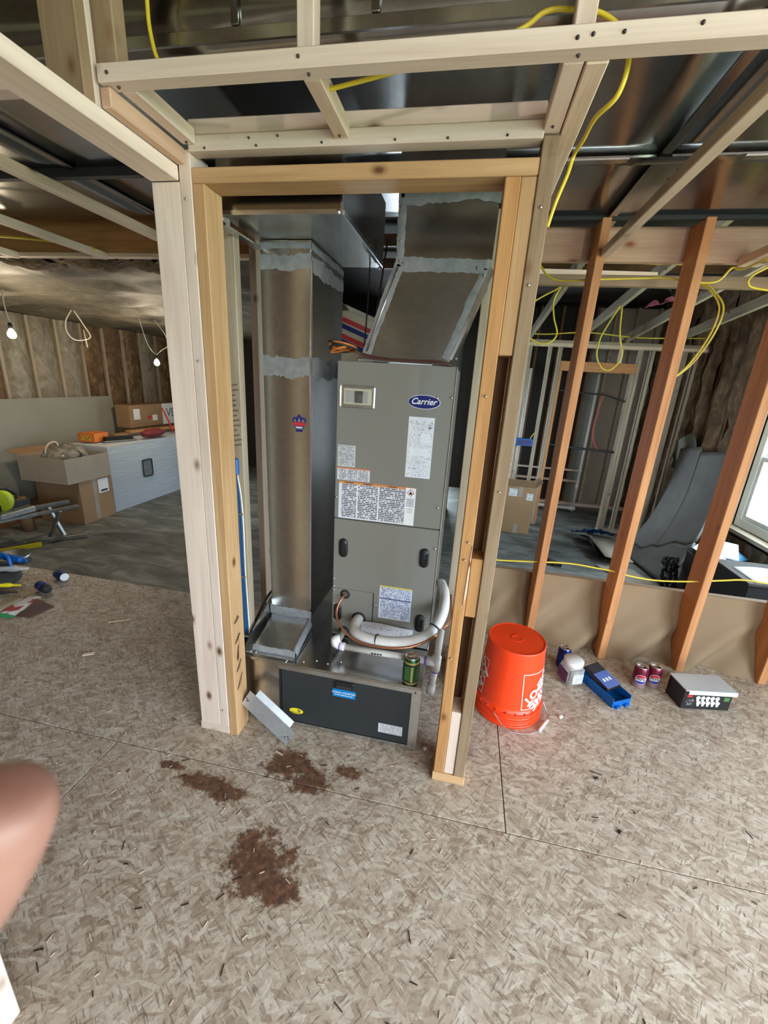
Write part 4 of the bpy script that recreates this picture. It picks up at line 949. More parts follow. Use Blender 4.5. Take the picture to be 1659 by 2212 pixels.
def bucket_logo(a0):
    """white square outline and stencil letters, upside down on the upturned bucket"""
    s = 0.088; zc = 0.185
    def P(x, z, off=0.0012): r = brad(z) + off; a = a0 + x / r; return Vector((r * math.cos(a), r * math.sin(a), z))
    lg = thing('printed_square', parent=bk, loc=(bx, by, zc))
    V = []; F = []
    def strip(x0_, x1_, z0_, z1_, n=14):
        i0 = len(V)
        for i in range(n + 1):
            x = x0_ + (x1_ - x0_) * i / n
            V.append(P(x, z0_)); V.append(P(x, z1_))
        for i in range(n): F.append((i0 + 2 * i, i0 + 2 * i + 2, i0 + 2 * i + 3, i0 + 2 * i + 1))
    t = 0.0035
    strip(-s, s, zc - s, zc - s + t); strip(-s, s, zc + s - t, zc + s); strip(-s, -s + t, zc - s, zc + s, 1); strip(s - t, s, zc - s, zc + s, 1)
    mk('square_outline', V, F, INKW, lg, BM)
    c45 = math.radians(225)
    for s_, sz, off in [('THE', 0.034, 0.078), ('HOME', 0.062, 0.038), ('DEPOT', 0.056, -0.010)]:
        dx, dz = -math.sin(c45) * off, math.cos(c45) * off
        me = text_mesh(s_, sz, bold=0.0024)
        R2 = Matrix.Rotation(c45, 2)
        for v in me.vertices:
            p = R2 @ Vector((v.co.x, v.co.y)) + Vector((dx, dz))
            v.co = P(p.x, zc + p.y, 0.0014)
        me.materials.clear(); me.materials.append(INKW)
        link(bpy.data.objects.new('lettering', me), lg, BM)
bucket_logo(math.radians(-40)); bucket_logo(math.radians(-185))

# ------------------------------------------------------------------ drink cans
def can_mat(name, body, lower=None, rough=0.3, band=None, blob=None):
    m, nt, b = newmat(name)
    v = nd(nt, 'ShaderNodeTexCoord').outputs['Object']
    s = nd(nt, 'ShaderNodeSeparateXYZ', {'Vector': v})
    n = nz(nt, v, 14, 3)
    col = ramp(nt, n, [(0.35, tuple(c * 0.7 for c in body)), (0.65, body)])
    if lower: col = mix(nt, ramp(nt, s.outputs['Z'], [(0.02, 1), (0.05, 0)]), col, lower)
    if band:
        for z0, z1, c in band:
            f = math_(nt, 'MULTIPLY', math_(nt, 'GREATER_THAN', s.outputs['Z'], z0), math_(nt, 'LESS_THAN', s.outputs['Z'], z1))
            col = mix(nt, f, col, c)
    nt.links.new(col, b.inputs['Base Color']); b.inputs['Roughness'].default_value = rough; b.inputs['Metallic'].default_value = 0.45
    return m
CANTOP = plain('can_aluminium', (0.72, 0.72, 0.72), 0.3, 1.0)
def can(label, loc, mat, face=None, logo=None, word=None, opened=True, group=None, ang=-PI / 2, rot=None):
    t = thing('drink_can', label, 'can', loc, group, rot=rot)
    W = WM[t.name]
    r = 0.033
    lathe('can_wall', [(0.024, 0.0), (0.026, 0.001), (r, 0.010), (r, 0.106), (0.0275, 0.118)], mat, t, W, 28)
    ld = lathe('lid', [(0.0275, 0.118), (0.0278, 0.1215), (0.0262, 0.1215), (0.0250, 0.1165), (0, 0.1165)], CANTOP, t, W, 28)
    if opened: lathe('mouth_opening', [(0, 0.0005), (0.008, 0.0005), (0.008, 0), (0, 0)], BLACK, ld, W @ Matrix.Translation((0.011, -0.006, 0.1168)) @ Matrix.Diagonal((1.1, 0.8, 1, 1)), 14)
    box('pull_tab', -0.014, 0.006, -0.006, 0.006, 0.1172, 0.1185, CANTOP, ld, 0.0005, W @ Matrix.Rotation(0.5, 4, 'Z'))
    if logo:
        def P(x, z, off): a = ang + x / r; return Vector(((r + off) * math.cos(a), (r + off) * math.sin(a), z))
        lg = thing('round_logo', parent=t, loc=W.translation, rot=W.to_3x3().to_4x4())
        def disc(name, R_, z0, lo, hi, m_, off):
            V = []; F = []; n = 18
            for i in range(n + 1):
                x = -R_ + 2 * R_ * i / n; h = math.sqrt(max(0, R_ * R_ - x * x))
                zb = max(-h, min(h, lo(x))); zt = max(-h, min(h, hi(x)))
                V += [P(x, z0 + zb, off), P(x, z0 + zt, off)]
            for i in range(n): F.append((2 * i, 2 * i + 2, 2 * i + 3, 2 * i + 1))
            mk(name, V, F, m_, lg, W)
        R_ = 0.027; z0 = 0.058
        disc('logo_ring', R_, z0, lambda x: -1, lambda x: 1, INKW, 0.0004)
        disc('logo_red', R_ * 0.94, z0, lambda x: 0.009 + 0.1 * x, lambda x: 1, plain('cola_red', (0.50, 0.02, 0.04), 0.35), 0.0008)
        disc('logo_blue', R_ * 0.94, z0, lambda x: -1, lambda x: -0.010 + 0.1 * x, plain('cola_blue', (0.01, 0.03, 0.30), 0.35), 0.0008)
        wrap_text('PEPSI', 0.019, INKB, lg, W, lambda z: r + 0.0012, ang, z0, 0.05, bold=0.0005)
    return t
CHERRY = can_mat('cherry_can_print', (0.22, 0.018, 0.05), (0.45, 0.30, 0.32))
COLAB = can_mat('blue_can_print', (0.008, 0.03, 0.25))
GREENC = can_mat('green_can_print', (0.03, 0.11, 0.03), None, 0.3, [(0.008, 0.016, (0.45, 0.36, 0.10)), (0.016, 0.022, (0.02, 0.03, 0.02)), (0.099, 0.107, (0.40, 0.33, 0.10)), (0.092, 0.099, (0.02, 0.03, 0.02))])
gcan = can('green and gold drink can standing on the filter cabinet', (-0.103, 1.381, 0.3118), GREENC, opened=False)
box('gold_stripe', 0.0, 0.0015, -0.004, 0.004, 0.02, 0.09, plain('can_gold', (0.45, 0.37, 0.12), 0.35, 0.6), gcan, 0, WM[gcan.name] @ Matrix.Rotation(-1.35, 4, 'Z') @ Matrix.Translation((0.0325, 0, 0)))
box('print_panel', 0.0, 0.001, -0.013, 0.013, 0.028, 0.088, printed('can_print', (0.03, 0.10, 0.03), (0.35, 0.38, 0.25), 12, 10, 0.5), gcan, 0, WM[gcan.name] @ Matrix.Rotation(-1.85, 4, 'Z') @ Matrix.Translation((0.0322, 0, 0)))
can('dark red cola can, the left one of the pair by the wall', (1.034, 2.045, 0), CHERRY, logo=True, ang=-1.75, group='pair of cherry cola cans')
can('dark red cola can, the right one of the pair by the wall', (1.108, 2.066, 0), CHERRY, logo=True, ang=-1.75, group='pair of cherry cola cans')
can('blue cola can standing behind the clear plastic jar', (0.668, 2.105, 0), COLAB, logo=True, ang=-1.05)
# ------------------------------------------------------------------ clear jar of screws with white lid
jr = thing('plastic_jar', 'clear plastic jar with white screw lid and label', 'jar', (0.683, 1.985, 0))
JM = Matrix.Translation((0.683, 1.985, 0)) @ Matrix.Rotation(0.35, 4, 'Z')
bm = bmesh.new(); bm_box(bm, -0.047, 0.047, -0.047, 0.047, 0.0, 0.105); bmesh.ops.bevel(bm, geom=bm.edges[:], offset=0.012, segments=3, affect='EDGES')
from_bm('jar_body', bm, CLEAR, jr, JM, True)
lathe('jar_neck', [(0.042, 0.10), (0.042, 0.118)], CLEAR, jr, JM, 28)
lathe('jar_lid', [(0.047, 0.110), (0.0485, 0.112), (0.0485, 0.133), (0.045, 0.1365), (0, 0.1365)], WHITE, jr, JM, 32)
box('jar_label', -0.020, 0.036, -0.0490, -0.0480, 0.020, 0.075, printed('jar_print', (0.7, 0.75, 0.8), (0.15, 0.2, 0.3), 10, 14, 0.5), jr, 0, JM)
box('jar_side_label', -0.0490, -0.0480, -0.04, 0.04, 0.018, 0.085, plain('purple_label', (0.14, 0.04, 0.16), 0.5, 0, 0.4, 20), jr, 0, JM)
box('screw_fill', -0.040, 0.040, -0.040, 0.040, 0.004, 0.03, plain('loose_screws', (0.25, 0.2, 0.14), 0.5, 0.4, 0.6, 60), jr, 0.008, JM)
# ------------------------------------------------------------------ blue tray with packets
ty = thing('blue_tray', 'blue plastic parts tray lying by the wall studs', 'tray', (0.835, 1.955, 0))
TM = Matrix.Translation((0.838, 1.957, 0)) @ Matrix.Rotation(math.radians(-61), 4, 'Z')
L2, W2 = 0.115, 0.056
box('tray_floor', -L2, L2, -W2, W2, 0.0, 0.004, BLUEP, ty, 0, TM)
for a, b_, c, d in [(-L2, L2, -W2, -W2 + 0.004), (-L2, L2, W2 - 0.004, W2)]: box('tray_side', a, b_, c, d, 0.0045, 0.052, BLUEP, ty, 0.001, TM)
box('tray_end', -L2, -L2 + 0.004, -W2 + 0.0042, W2 - 0.0042, 0.0045, 0.056, BLUEP, ty, 0.001, TM)
box('tray_end', L2 - 0.004, L2, -W2 + 0.0042, W2 - 0.0042, 0.0045, 0.034, BLUEP, ty, 0.001, TM)
for k in (-0.5, 0.5): box('tray_tab', L2 + 0.0003, L2 + 0.014, W2 * k - 0.013, W2 * k + 0.013, 0.0, 0.012, BLUEP, ty, 0.002, TM)
for k in range(3): box('side_rib', -0.07 + 0.06 * k, -0.06 + 0.06 * k, -W2 - 0.004, -W2 - 0.0002, 0.004, 0.05, BLUEP, ty, 0.001, TM)
pk = thing('hardware_packet', 'blue and black hardware packet lying on the blue tray', 'packet', (0.83, 1.97, 0.055))
PM = TM @ Matrix.Translation((-0.02, -0.002, 0.066)) @ Matrix.Rotation(0.22, 4, 'Y') @ Matrix.Rotation(0.12, 4, 'Z')
box('packet_body', -0.075, 0.075, -0.048, 0.048, -0.012, 0.012, BLACK, pk, 0.003, PM)
box('packet_print', -0.02, 0.072, -0.045, 0.045, 0.0123, 0.0133, plain('periwinkle_card', (0.10, 0.16, 0.45), 0.5), pk, 0, PM)
box('packet_strip', -0.07, -0.022, -0.04, 0.04, 0.0123, 0.0133, printed('packet_text', (0.03, 0.03, 0.04), (0.5, 0.5, 0.55), 8, 10, 0.45), pk, 0, PM)
for k in range(3): box('packet_mark', 0.018, 0.036, -0.026 + 0.02 * k, -0.014 + 0.02 * k, 0.0134, 0.0139, INKW, pk, 0, PM)
box('packet_title', -0.010, 0.002, -0.036, 0.036, 0.0134, 0.0139, printed('title_print', (0.10, 0.16, 0.45), (0.7, 0.7, 0.75), 2, 10, 0.6), pk, 0, PM)
# ------------------------------------------------------------------ light bulb carton
bb = thing('bulb_carton', 'black light bulb carton with white lid near the stud wall', 'box', (1.28, 1.99, 0))
BB = Matrix.Translation((1.182, 1.918, 0)) @ Matrix.Rotation(math.radians(10.5), 4, 'Z')
LB, DB, HB = 0.238, 0.115, 0.115
box('carton_body', 0, LB, 0, DB, 0, HB - 0.006, BLACK, bb, 0.002, BB)
ld = box('carton_lid', -0.004, LB + 0.008, -0.010, DB + 0.003, HB - 0.0058, HB, printed('lid_print', (0.52, 0.53, 0.54), (0.36, 0.37, 0.39), 6, 9, 0.4), bb, 0.001, BB)
box('lid_flap', 0.012, LB + 0.008, -0.0112, -0.0102, HB - 0.022, HB - 0.002, WHITE, bb, 0, BB)
def bulb_icon(x, z, s=0.011):
    pts = [(x + s * math.cos(a), -0.0008, z + s * math.sin(a)) for a in [math.radians(-50 + 280 * k / 12) for k in range(13)]]
    pts += [(x - s * 0.45, -0.0008, z - s * 1.9), (x + s * 0.45, -0.0008, z - s * 1.9)]
    o = plate('printed_bulb', pts, (0, -0.0006, 0), INKW, None)
    o.parent = bb; o.matrix_basis = WM[bb.name].inverted() @ BB; WM[o.name] = BB
for r_ in range(2):
    for k in range(5): bulb_icon(0.072 + 0.0235 * k + 0.008 * r_, 0.068 - 0.028 * r_, 0.0105)
box('red_print', 0.018, 0.042, -0.0012, -0.0002, 0.070, 0.082, INKR, bb, 0, BB)
box('small_print', 0.016, 0.058, -0.0012, -0.0002, 0.020, 0.062, printed('carton_print', (0.012, 0.012, 0.012), (0.5, 0.5, 0.5), 7, 8, 0.45), bb, 0, BB)
gd = box('green_print', 0.198, 0.226, -0.0012, -0.0002, 0.055, 0.078, plain('leaf_green_print', (0.06, 0.16, 0.05), 0.5, 0, 0.4, 60), bb, 0, BB)
# small scraps on the subfloor
rs = random.Random(5)
def scrap(name, label, cat, x, y, l, w, h, rz, mat, z=0.0):
    o = box(name, -l / 2, l / 2, -w / 2, w / 2, 0, h, mat, None, min(w, h) * 0.2, Matrix.Translation((x, y, z)) @ Matrix.Rotation(rz, 4, 'Z'))
    return tag(o, label, cat)
scrap('plastic_chip', 'tiny black plastic chip on the floor right of the closet', 'scrap', 0.66, 1.40, 0.016, 0.010, 0.006, 0.3, BLACK)
scrap('wire_offcut', 'short black wire offcut beside the tiny plastic chip', 'scrap', 0.665, 1.425, 0.045, 0.003, 0.003, -0.15, RUBBER)
scrap('plastic_chip', 'tiny black square clip alone on the right floor', 'scrap', 0.68, 1.195, 0.013, 0.010, 0.007, 0.9, BLACK)
scrap('wire_nut', 'white wire nut on the floor in front of the bucket', 'scrap', 0.585, 1.70, 0.02, 0.012, 0.012, 0.6, WHITE)
scrap('foam_crumb', 'small white foam crumb beside the filter cabinet corner', 'scrap', -0.015, 1.37, 0.014, 0.012, 0.010, 0.4, WHITE)
scrap('wood_sliver', 'pale wood sliver on the left floor near the stain', 'scrap', -0.585, 1.205, 0.035, 0.006, 0.003, -0.3, PALE)
scrap('wood_shim', 'short pale wood shim on the floor left of the doorway', 'scrap', -1.79, 1.52, 0.05, 0.02, 0.006, 0.5, PALE)
scrap('wood_shim', 'thin yellow wood splinter on the far left floor', 'scrap', -1.88, 1.82, 0.11, 0.008, 0.004, 0.55, PALE2)
cv = bmesh.new()
for k in range(420):
    x = rs.uniform(-1.6, 1.9); y = rs.uniform(0.35, 2.15)
    if 0.15 < x < 0.55 and y > 1.5: continue
    if -0.83 < x < 0.0 and y > 1.33: continue
    if 1.2 < y < 1.40 and (-1.0 < x < -0.55 or 0.0 < x < 0.17): continue
    if y > 1.8 and x > 0.55: continue
    l, w = rs.uniform(0.004, 0.02), rs.uniform(0.001, 0.003)
    m_ = Matrix.Translation((x, y, 0.0012)) @ Matrix.Rotation(rs.uniform(0, PI), 4, 'Z') @ Matrix.Rotation(rs.uniform(-0.15, 0.15), 4, 'Y')
    bm_box(cv, -l / 2, l / 2, -w / 2, w / 2, -0.0006, 0.0010, m_)
tag(from_bm('wood_shavings', cv, PALE), 'scattered pale wood shavings on the subfloor', 'shavings', kind='stuff')
nl = bmesh.new()
for k in range(70):
    x = rs.uniform(-1.6, 1.9); y = rs.uniform(0.35, 1.3)
    l = rs.uniform(0.01, 0.03)
    bm_box(nl, -l / 2, l / 2, -0.001, 0.001, 0, 0.002, Matrix.Translation((x, y, 0.0005)) @ Matrix.Rotation(rs.uniform(0, PI), 4, 'Z'))
tag(from_bm('dark_debris', nl, DARKS), 'scattered dark bits and nails on the subfloor', 'debris', kind='stuff')

# ------------------------------------------------------------------ yellow and white cables
def cable(label, pts, mat=YELLOW, r=0.0048, name='yellow_cable', group=None):
    return tag(tube(name, pts, r, mat, None, 6, 8), label, 'cable', group)
cable('yellow cable drooping between the studs above the low panel', [(0.15, 2.275, 0.52), (0.257, 2.275, 0.507), (0.452, 2.275, 0.524), (0.646, 2.275, 0.541), (0.791, 2.275, 0.534), (0.863, 2.275, 0.529), (0.96, 2.275, 0.513), (1.1, 2.275, 0.507), (1.274, 2.275, 0.528), (1.398, 2.275, 0.553), (1.521, 2.275, 0.572), (1.75, 2.275, 0.555)])
cable('yellow cable arching over the soffit rail at top right', [(-0.40, 1.075, 2.03), (-0.2, 1.072, 2.06), (0.0, 1.07, 2.10), (0.06, 1.08, 2.135), (0.11, 1.08, 2.135), (0.165, 1.08, 2.125), (0.21, 1.075, 2.09), (0.222, 1.06, 2.04), (0.215, 1.07, 1.995), (0.19, 1.12, 1.985), (0.19, 1.22, 1.995), (0.186, 1.30, 2.0), (0.178, 1.30, 1.96), (0.160, 1.30, 1.90), (0.150, 1.31, 1.85)])
cable('yellow cable hanging beside the left cripple stud', [(-0.80, 1.10, 2.45), (-0.80, 1.09, 2.24), (-0.795, 1.085, 2.16), (-0.77, 1.08, 2.10), (-0.70, 1.08, 2.08), (-0.55, 1.08, 2.065)])
cable('yellow cable strung below the pink beam on the right', [(0.20, 2.43, 2.10), (0.262, 2.43, 2.045), (0.312, 2.40, 1.981), (0.385, 2.385, 1.956), (0.549, 2.385, 1.965), (0.748, 2.385, 1.973), (0.825, 2.385, 1.976), (0.93, 2.385, 1.963), (1.048, 2.385, 1.963), (1.10, 2.385, 2.02), (1.12, 2.345, 2.005), (1.13, 2.20, 2.008)])
cable('yellow cable looping down at the right edge under the soffit', [(1.13, 2.19, 2.005), (1.15, 2.2, 1.985), (1.10, 2.2, 1.95), (1.09, 2.2, 1.92), (1.13, 2.2, 1.90), (1.3, 2.2, 1.89), (1.5, 2.2, 1.93)])
cable('double yellow cable sweeping down behind the second stud', [(1.10, 2.70, 2.03), (1.13, 2.62, 1.98), (1.17, 2.56, 1.89), (1.165, 2.56, 1.77), (1.11, 2.56, 1.63), (1.05, 2.56, 1.55), (0.98, 2.56, 1.50)])
cable('second strand of the yellow cable behind the second stud', [(1.13, 2.70, 2.03), (1.16, 2.64, 1.98), (1.20, 2.58, 1.89), (1.19, 2.58, 1.77), (1.13, 2.58, 1.63), (1.06, 2.58, 1.55), (0.985, 2.58, 1.50)])
cable('thin yellow cable loop hanging behind the closet corner', [(0.655, 4.0, 2.29), (0.60, 4.0, 2.16), (0.62, 4.0, 2.03), (0.666, 4.0, 1.907), (0.628, 4.0, 1.84), (0.537, 4.0, 1.822), (0.42, 4.0, 1.90), (0.40, 4.0, 2.1), (0.655, 4.0, 2.27)], r=0.007)
cable('yellow cable loop hanging before the partition header', [(1.26, 4.5, 2.23), (1.16, 4.5, 2.0), (1.136, 4.5, 1.9), (1.14, 4.5, 1.78), (1.206, 4.5, 1.676), (1.289, 4.5, 1.668), (1.354, 4.5, 1.787), (1.30, 4.5, 1.984), (1.27, 4.5, 2.22)], r=0.007)
cable('yellow cable running flat above the partition top plate', [(0.3, 5.8, 2.12), (0.8, 5.8, 2.10), (1.3, 5.75, 2.13), (1.9, 5.8, 2.10), (2.6, 5.8, 2.12)], r=0.008)
cable('yellow cable crossing high in the dark roof space', [(0.1, 3.6, 2.36), (0.8, 3.6, 2.35), (1.3, 3.6, 2.33), (2.0, 3.6, 2.36)], r=0.006)
cable('yellow cable stapled along the left beam joist', [(-3.2, 2.1, 2.07), (-2.6, 2.12, 2.068), (-2.2, 2.26, 2.065), (-2.125, 2.275, 2.045)], r=0.0055)

# ------------------------------------------------------------------ bare bulbs
def bulb(label, loc, power, cordpts, group='bare lamp bulbs', glow=GLOW, col=(1.0, 0.80, 0.55)):
    t = thing('light_bulb', label, 'light bulb', loc, group)
    W = Matrix.Translation(loc)
    lathe('bulb_glass', [(0, -0.045), (0.018, -0.042), (0.029, -0.028), (0.032, -0.012), (0.027, 0.008), (0.016, 0.028), (0.013, 0.035)], glow, t, W, 20)
    s = lathe('lamp_socket', [(0.0, 0.085), (0.012, 0.084), (0.017, 0.07), (0.018, 0.036), (0, 0.036)], RUBBER, t, W, 14)
    for p in cordpts: tube('hanging_cord', p, 0.005, WIREW, t, 6)
    d = bpy.data.lights.new('bulb_light', 'POINT'); d.energy = power; d.color = col; d.shadow_soft_size = 0.034
    lo_ = bpy.data.objects.new('bulb_light', d); link(lo_, t, Matrix.Translation((loc[0], loc[1], loc[2] - 0.085)))
    return t
bulb('glaring bare bulb at the far left edge', (-4.0, 3.24, 1.655), 19, [[(-4.0, 3.24, 1.735), (-4.02, 3.24, 1.9), (-4.0, 3.24, 2.05)]])
bulb('small glowing bare bulb hanging by the pale left stud', (-4.0, 5.02, 1.505), 20, [[(-4.0, 5.02, 1.585), (-3.95, 5.06, 1.65), (-3.90, 5.14, 1.73), (-3.92, 5.10, 1.87), (-4.0, 5.02, 2.03)], [(-4.0, 5.02, 1.585), (-4.06, 4.96, 1.72), (-4.1, 4.9, 2.03)]])
bulb('bare work bulb on the ceiling joists behind the viewpoint', (1.25, -0.8, 2.22), 34, [[(1.35, -0.7, 2.30), (1.35, -0.7, 2.62)]], col=(1.0, 0.90, 0.78))
bulb('unseen bulb added as fill light in the lower right room beside the window', (2.35, 2.95, 1.95), 14, [[(2.35, 2.95, 2.03), (2.35, 2.95, 2.80)]], col=(1.0, 0.92, 0.80))  # out-of-view lamp added to brighten the lower right room
wl_ = thing('wire_loop', 'pale cable loop hanging from the left film ceiling', 'cable', (-4.6, 4.6, 1.7))
tube('loop', [(-4.6, 4.46, 2.02), (-4.6, 4.36, 1.88), (-4.6, 4.36, 1.76), (-4.6, 4.46, 1.69), (-4.6, 4.66, 1.74), (-4.6, 4.60, 1.86), (-4.6, 4.48, 2.02)], 0.007, WIREW, wl_, 6)
tube('tail', [(-4.6, 4.58, 1.82), (-4.6, 4.60, 1.62)], 0.007, WIREW, wl_, 6, straight=True)
# ------------------------------------------------------------------ left lower bay: drywall, cartons, wrapped cabinet, tools
dw = tag(box('drywall_sheet', -0.0125, 0.0, 4.12, 5.76, 0, 1.22, DRYW, None, 0.001, Matrix.Translation((-5.34, 0, -0.24)) @ Matrix.Rotation(math.radians(-5), 4, 'Y')), 'grey drywall sheet leaning on the left insulated wall, its end showing', 'drywall')
dw2 = tag(box('drywall_sheet', -0.0125, 0.0, 2.6, 4.30, 0, 1.22, DRYW, None, 0.001, Matrix.Translation((-5.30, 0, -0.24)) @ Matrix.Rotation(math.radians(-5), 4, 'Y')), 'drywall sheet overlapping the first one at the left edge', 'drywall')
fc = thing('flat_cartons', 'low stack of brown flat cartons under the drywall sheets', 'carton', (-5.3, 4.3, SL))
for k in range(3): box('flat_carton', -5.56 + 0.015 * k, -5.05 - 0.03 * k, 3.0, 5.6 - 0.04 * k, SL + 0.058 * k + 0.0005, SL + 0.058 * (k + 1) - 0.001, plain('red_brown_card', (0.20, 0.095, 0.045), 0.8, 0, 0.2, 5) if k == 0 else CARD, fc, 0.003)
# shrink wrapped cabinet
cab = thing('wrapped_cabinet', 'white base cabinet wrapped in shiny clear film', 'cabinet', (-4.7, 5.6, SL))
CABW = plain('cabinet_white', (0.83, 0.92, 1.0), 0.4, 0, 0.04, 4)
box('cabinet_body', -5.02, -4.42, 4.47, 6.9, SL + 0.09, 0.435, CABW, cab, 0.004)
box('toe_kick', -5.02, -4.47, 4.50, 6.9, SL, SL + 0.089, CARDG, cab)
box('front_panel', -4.4195, -4.40, 4.47, 6.9, SL + 0.002, 0.435, CABW, cab, 0.003)
hp = box('vent_opening', -4.3995, -4.396, 5.02, 5.20, -0.06, 0.19, BLACK, cab, 0.02)
def wrapm():
    m, nt, b = newmat('stretch_film')
    v, r = coords(nt)
    b.inputs['Base Color'].default_value = (0.8, 0.87, 0.95, 1); b.inputs['Alpha'].default_value = 0.45; b.inputs['Roughness'].default_value = 0.10
    h = nz(nt, mapping(nt, v, (6, 2.0, 24), (0.2, 0, 0)), 1.6, 5, 0.65, 0.8)
    nt.links.new(bump(nt, h, 1.0, 0.20), b.inputs['Normal'])
    return m
STRETCH = wrapm()
sheet_grid('stretch_film', lambda u, v: (-4.392 + bumpy(0, u * 10, v * 20, 0.004, 1), 4.462 + u * 2.44, SL + 0.01 + v * 0.86), 60, 30, STRETCH, cab)
sheet_grid('stretch_film', lambda u, v: (-5.03 + u * 0.64, 4.46 + bumpy(u * 9, 0, v * 9, 0.004, 1), SL + 0.05 + v * 0.82), 20, 20, STRETCH, cab)
sheet_grid('stretch_film', lambda u, v: (-5.03 + u * 0.64, 4.46 + v * 2.44, 0.442 + bumpy(u * 6, v * 12, 0, 0.004, 1)), 20, 40, STRETCH, cab)
# things on the cabinet
ob = thing('orange_tool_box', 'orange tool carton on the wrapped cabinet', 'box', (-4.95, 4.75, 0.45))
OBM = Matrix.Translation((-4.86, 4.72, 0.452)) @ Matrix.Rotation(0.15, 4, 'Z')
box('carton', -0.11, 0.11, -0.10, 0.17, 0, 0.11, ORNG, ob, 0.003, OBM); box('end_label', -0.07, 0.08, -0.1015, -0.1004, 0.02, 0.09, printed('tool_label', (0.72, 0.42, 0.06), (0.10, 0.04, 0.02), 4, 6, 0.5), ob, 0, OBM)
sc = thing('saw_case', 'dark open tool lying beside the orange carton', 'tool', (-4.7, 4.9, 0.45))
beam('tool_body', (-4.72, 4.78, 0.485), (-4.60, 5.12, 0.478), 0.07, 0.055, BLACK, sc); beam('tool_base', (-4.72, 4.74, 0.454), (-4.56, 5.15, 0.454), 0.11, 0.012, STEEL, sc)
lc = thing('lumber_offcuts', 'brown lumber offcuts lying along the wrapped cabinet top', 'lumber', (-4.8, 5.8, 0.45))
beam('plank', (-4.95, 5.15, 0.47), (-4.82, 6.8, 0.47), 0.12, 0.038, BROWN, lc); beam('plank', (-4.86, 5.35, 0.51), (-4.72, 6.85, 0.51), 0.10, 0.035, GOLD2, lc)
mb = sheet_grid('cloth_bundle', lambda u, v: (-4.50 + 0.085 * math.cos(2 * PI * u) * math.sin(PI * v) + bumpy(u * 4, v * 4, 1, 0.02, 2), 5.42 + 0.22 * (-math.cos(PI * v)) , 0.515 + 0.062 * math.sin(2 * PI * u) * math.sin(PI * v) + bumpy(u * 4, v * 4, 5, 0.015, 2)), 24, 16, MAROON)
tag(mb, 'crumpled maroon cloth bag on the wrapped cabinet', 'bag')
wc_ = thing('printed_carton', 'long brown carton with stickers and white end behind the cabinet', 'carton', (-5.2, 6.0, 0.5))
box('carton_body', -5.31, -5.06, 5.64, 6.36, 0.52, 0.86, CARD, wc_, 0.004); box('carton_front', -5.0595, -5.057, 6.36, 7.2, 0.52, 0.86, WHITE, wc_); box('carton_body', -5.31, -5.06, 6.362, 7.2, 0.52, 0.86, CARD, wc_, 0.004)
tf = Matrix.Rotation(PI / 2, 4, 'Z') @ Matrix.Rotation(PI / 2, 4, 'X')
lettering('VE', 0.20, plain('blue_grey_ink', (0.14, 0.20, 0.30), 0.6), wc_, Matrix.Translation((-5.055, 6.56, 0.70)) @ tf, bold=0.004)
for y0, y1, z0, z1, m_ in [(5.72, 5.85, 0.64, 0.80, PAPER), (6.01, 6.09, 0.63, 0.68, INKR), (6.12, 6.23, 0.60, 0.69, PAPER)]: box('sticker', -5.0595, -5.057, y0, y1, z0, z1, m_, wc_)
box('pallet', -5.31, -5.05, 5.64, 7.3, SL, 0.52, plain('dark_crate', (0.10, 0.06, 0.035), 0.9), wc_)
rh = thing('red_pry_bar', 'red pry bar standing on the wrapped cabinet', 'tool', (-4.6, 5.95, 0.45))
tube('bar', [(-4.60, 5.97, 0.46), (-4.62, 5.94, 0.62), (-4.66, 5.86, 0.84)], 0.012, INKR, rh, 6); tube('hook', [(-4.60, 5.97, 0.50), (-4.58, 6.03, 0.55), (-4.57, 6.05, 0.60)], 0.010, INKR, rh, 6)
# two cartons in front of the cabinet
c1 = thing('cardboard_carton', 'closed brown carton with shipping label under the open one', 'carton', (-4.7, 4.2, SL))
box('carton_body', -4.98, -4.36, 3.96, 4.43, SL, 0.105, CARD, c1, 0.004)
box('shipping_label', -4.3595, -4.358, 4.22, 4.37, -0.09, 0.085, PAPER, c1); box('tape', -4.3597, -4.3585, 4.14, 4.20, SL + 0.02, 0.105, CARDG, c1)
bl_ = box('barcode', -4.3575, -4.357, 4.25, 4.35, -0.075, -0.05, INKB, c1)
c2 = thing('open_carton', 'open greyish carton heaped with plastic bags and fittings', 'carton', (-4.7, 4.1, 0.11))
Q = dict(z0=0.1065, z1=0.395)
for a, b_, c, d in [(-4.355, -4.347, 3.82, 4.42), (-4.99, -4.982, 3.82, 4.42)]: box('carton_side', a, b_, c, d, Q['z0'], Q['z1'], CARDG, c2)
for a, b_ in [(3.82, 3.828), (4.412, 4.42)]: box('carton_side', -4.9815, -4.3555, a, b_, Q['z0'], Q['z1'], CARDG, c2)
box('carton_bottom', -4.9815, -4.3555, 3.8285, 4.4115, Q['z0'], Q['z0'] + 0.008, CARDG, c2)
plate('carton_flap', [(-4.985, 3.82, 0.395), (-4.985, 4.42, 0.395), (-5.15, 4.40, 0.43), (-5.15, 3.84, 0.43)], (0, 0, 0.006), CARD, c2)
for y in (3.90,): box('tape', -4.75, -4.66, 3.817, 3.8195, 0.11, 0.39, CARDG, c2)
pbag = sheet_grid('plastic_bag', lambda u, v: (-4.66 + 0.24 * math.cos(2 * PI * u) * math.sin(PI * v) + bumpy(u * 5, v * 5, 1, 0.03, 2), 4.13 + 0.24 * math.sin(2 * PI * u) * math.sin(PI * v) + bumpy(u * 5, v * 5, 7, 0.03, 2), 0.335 - 0.16 * math.cos(PI * v) + bumpy(u * 5, v * 5, 3, 0.05, 2)), 28, 16, plain('grey_poly_bag', (0.22, 0.21, 0.18), 0.25, 0, 0.6, 14))
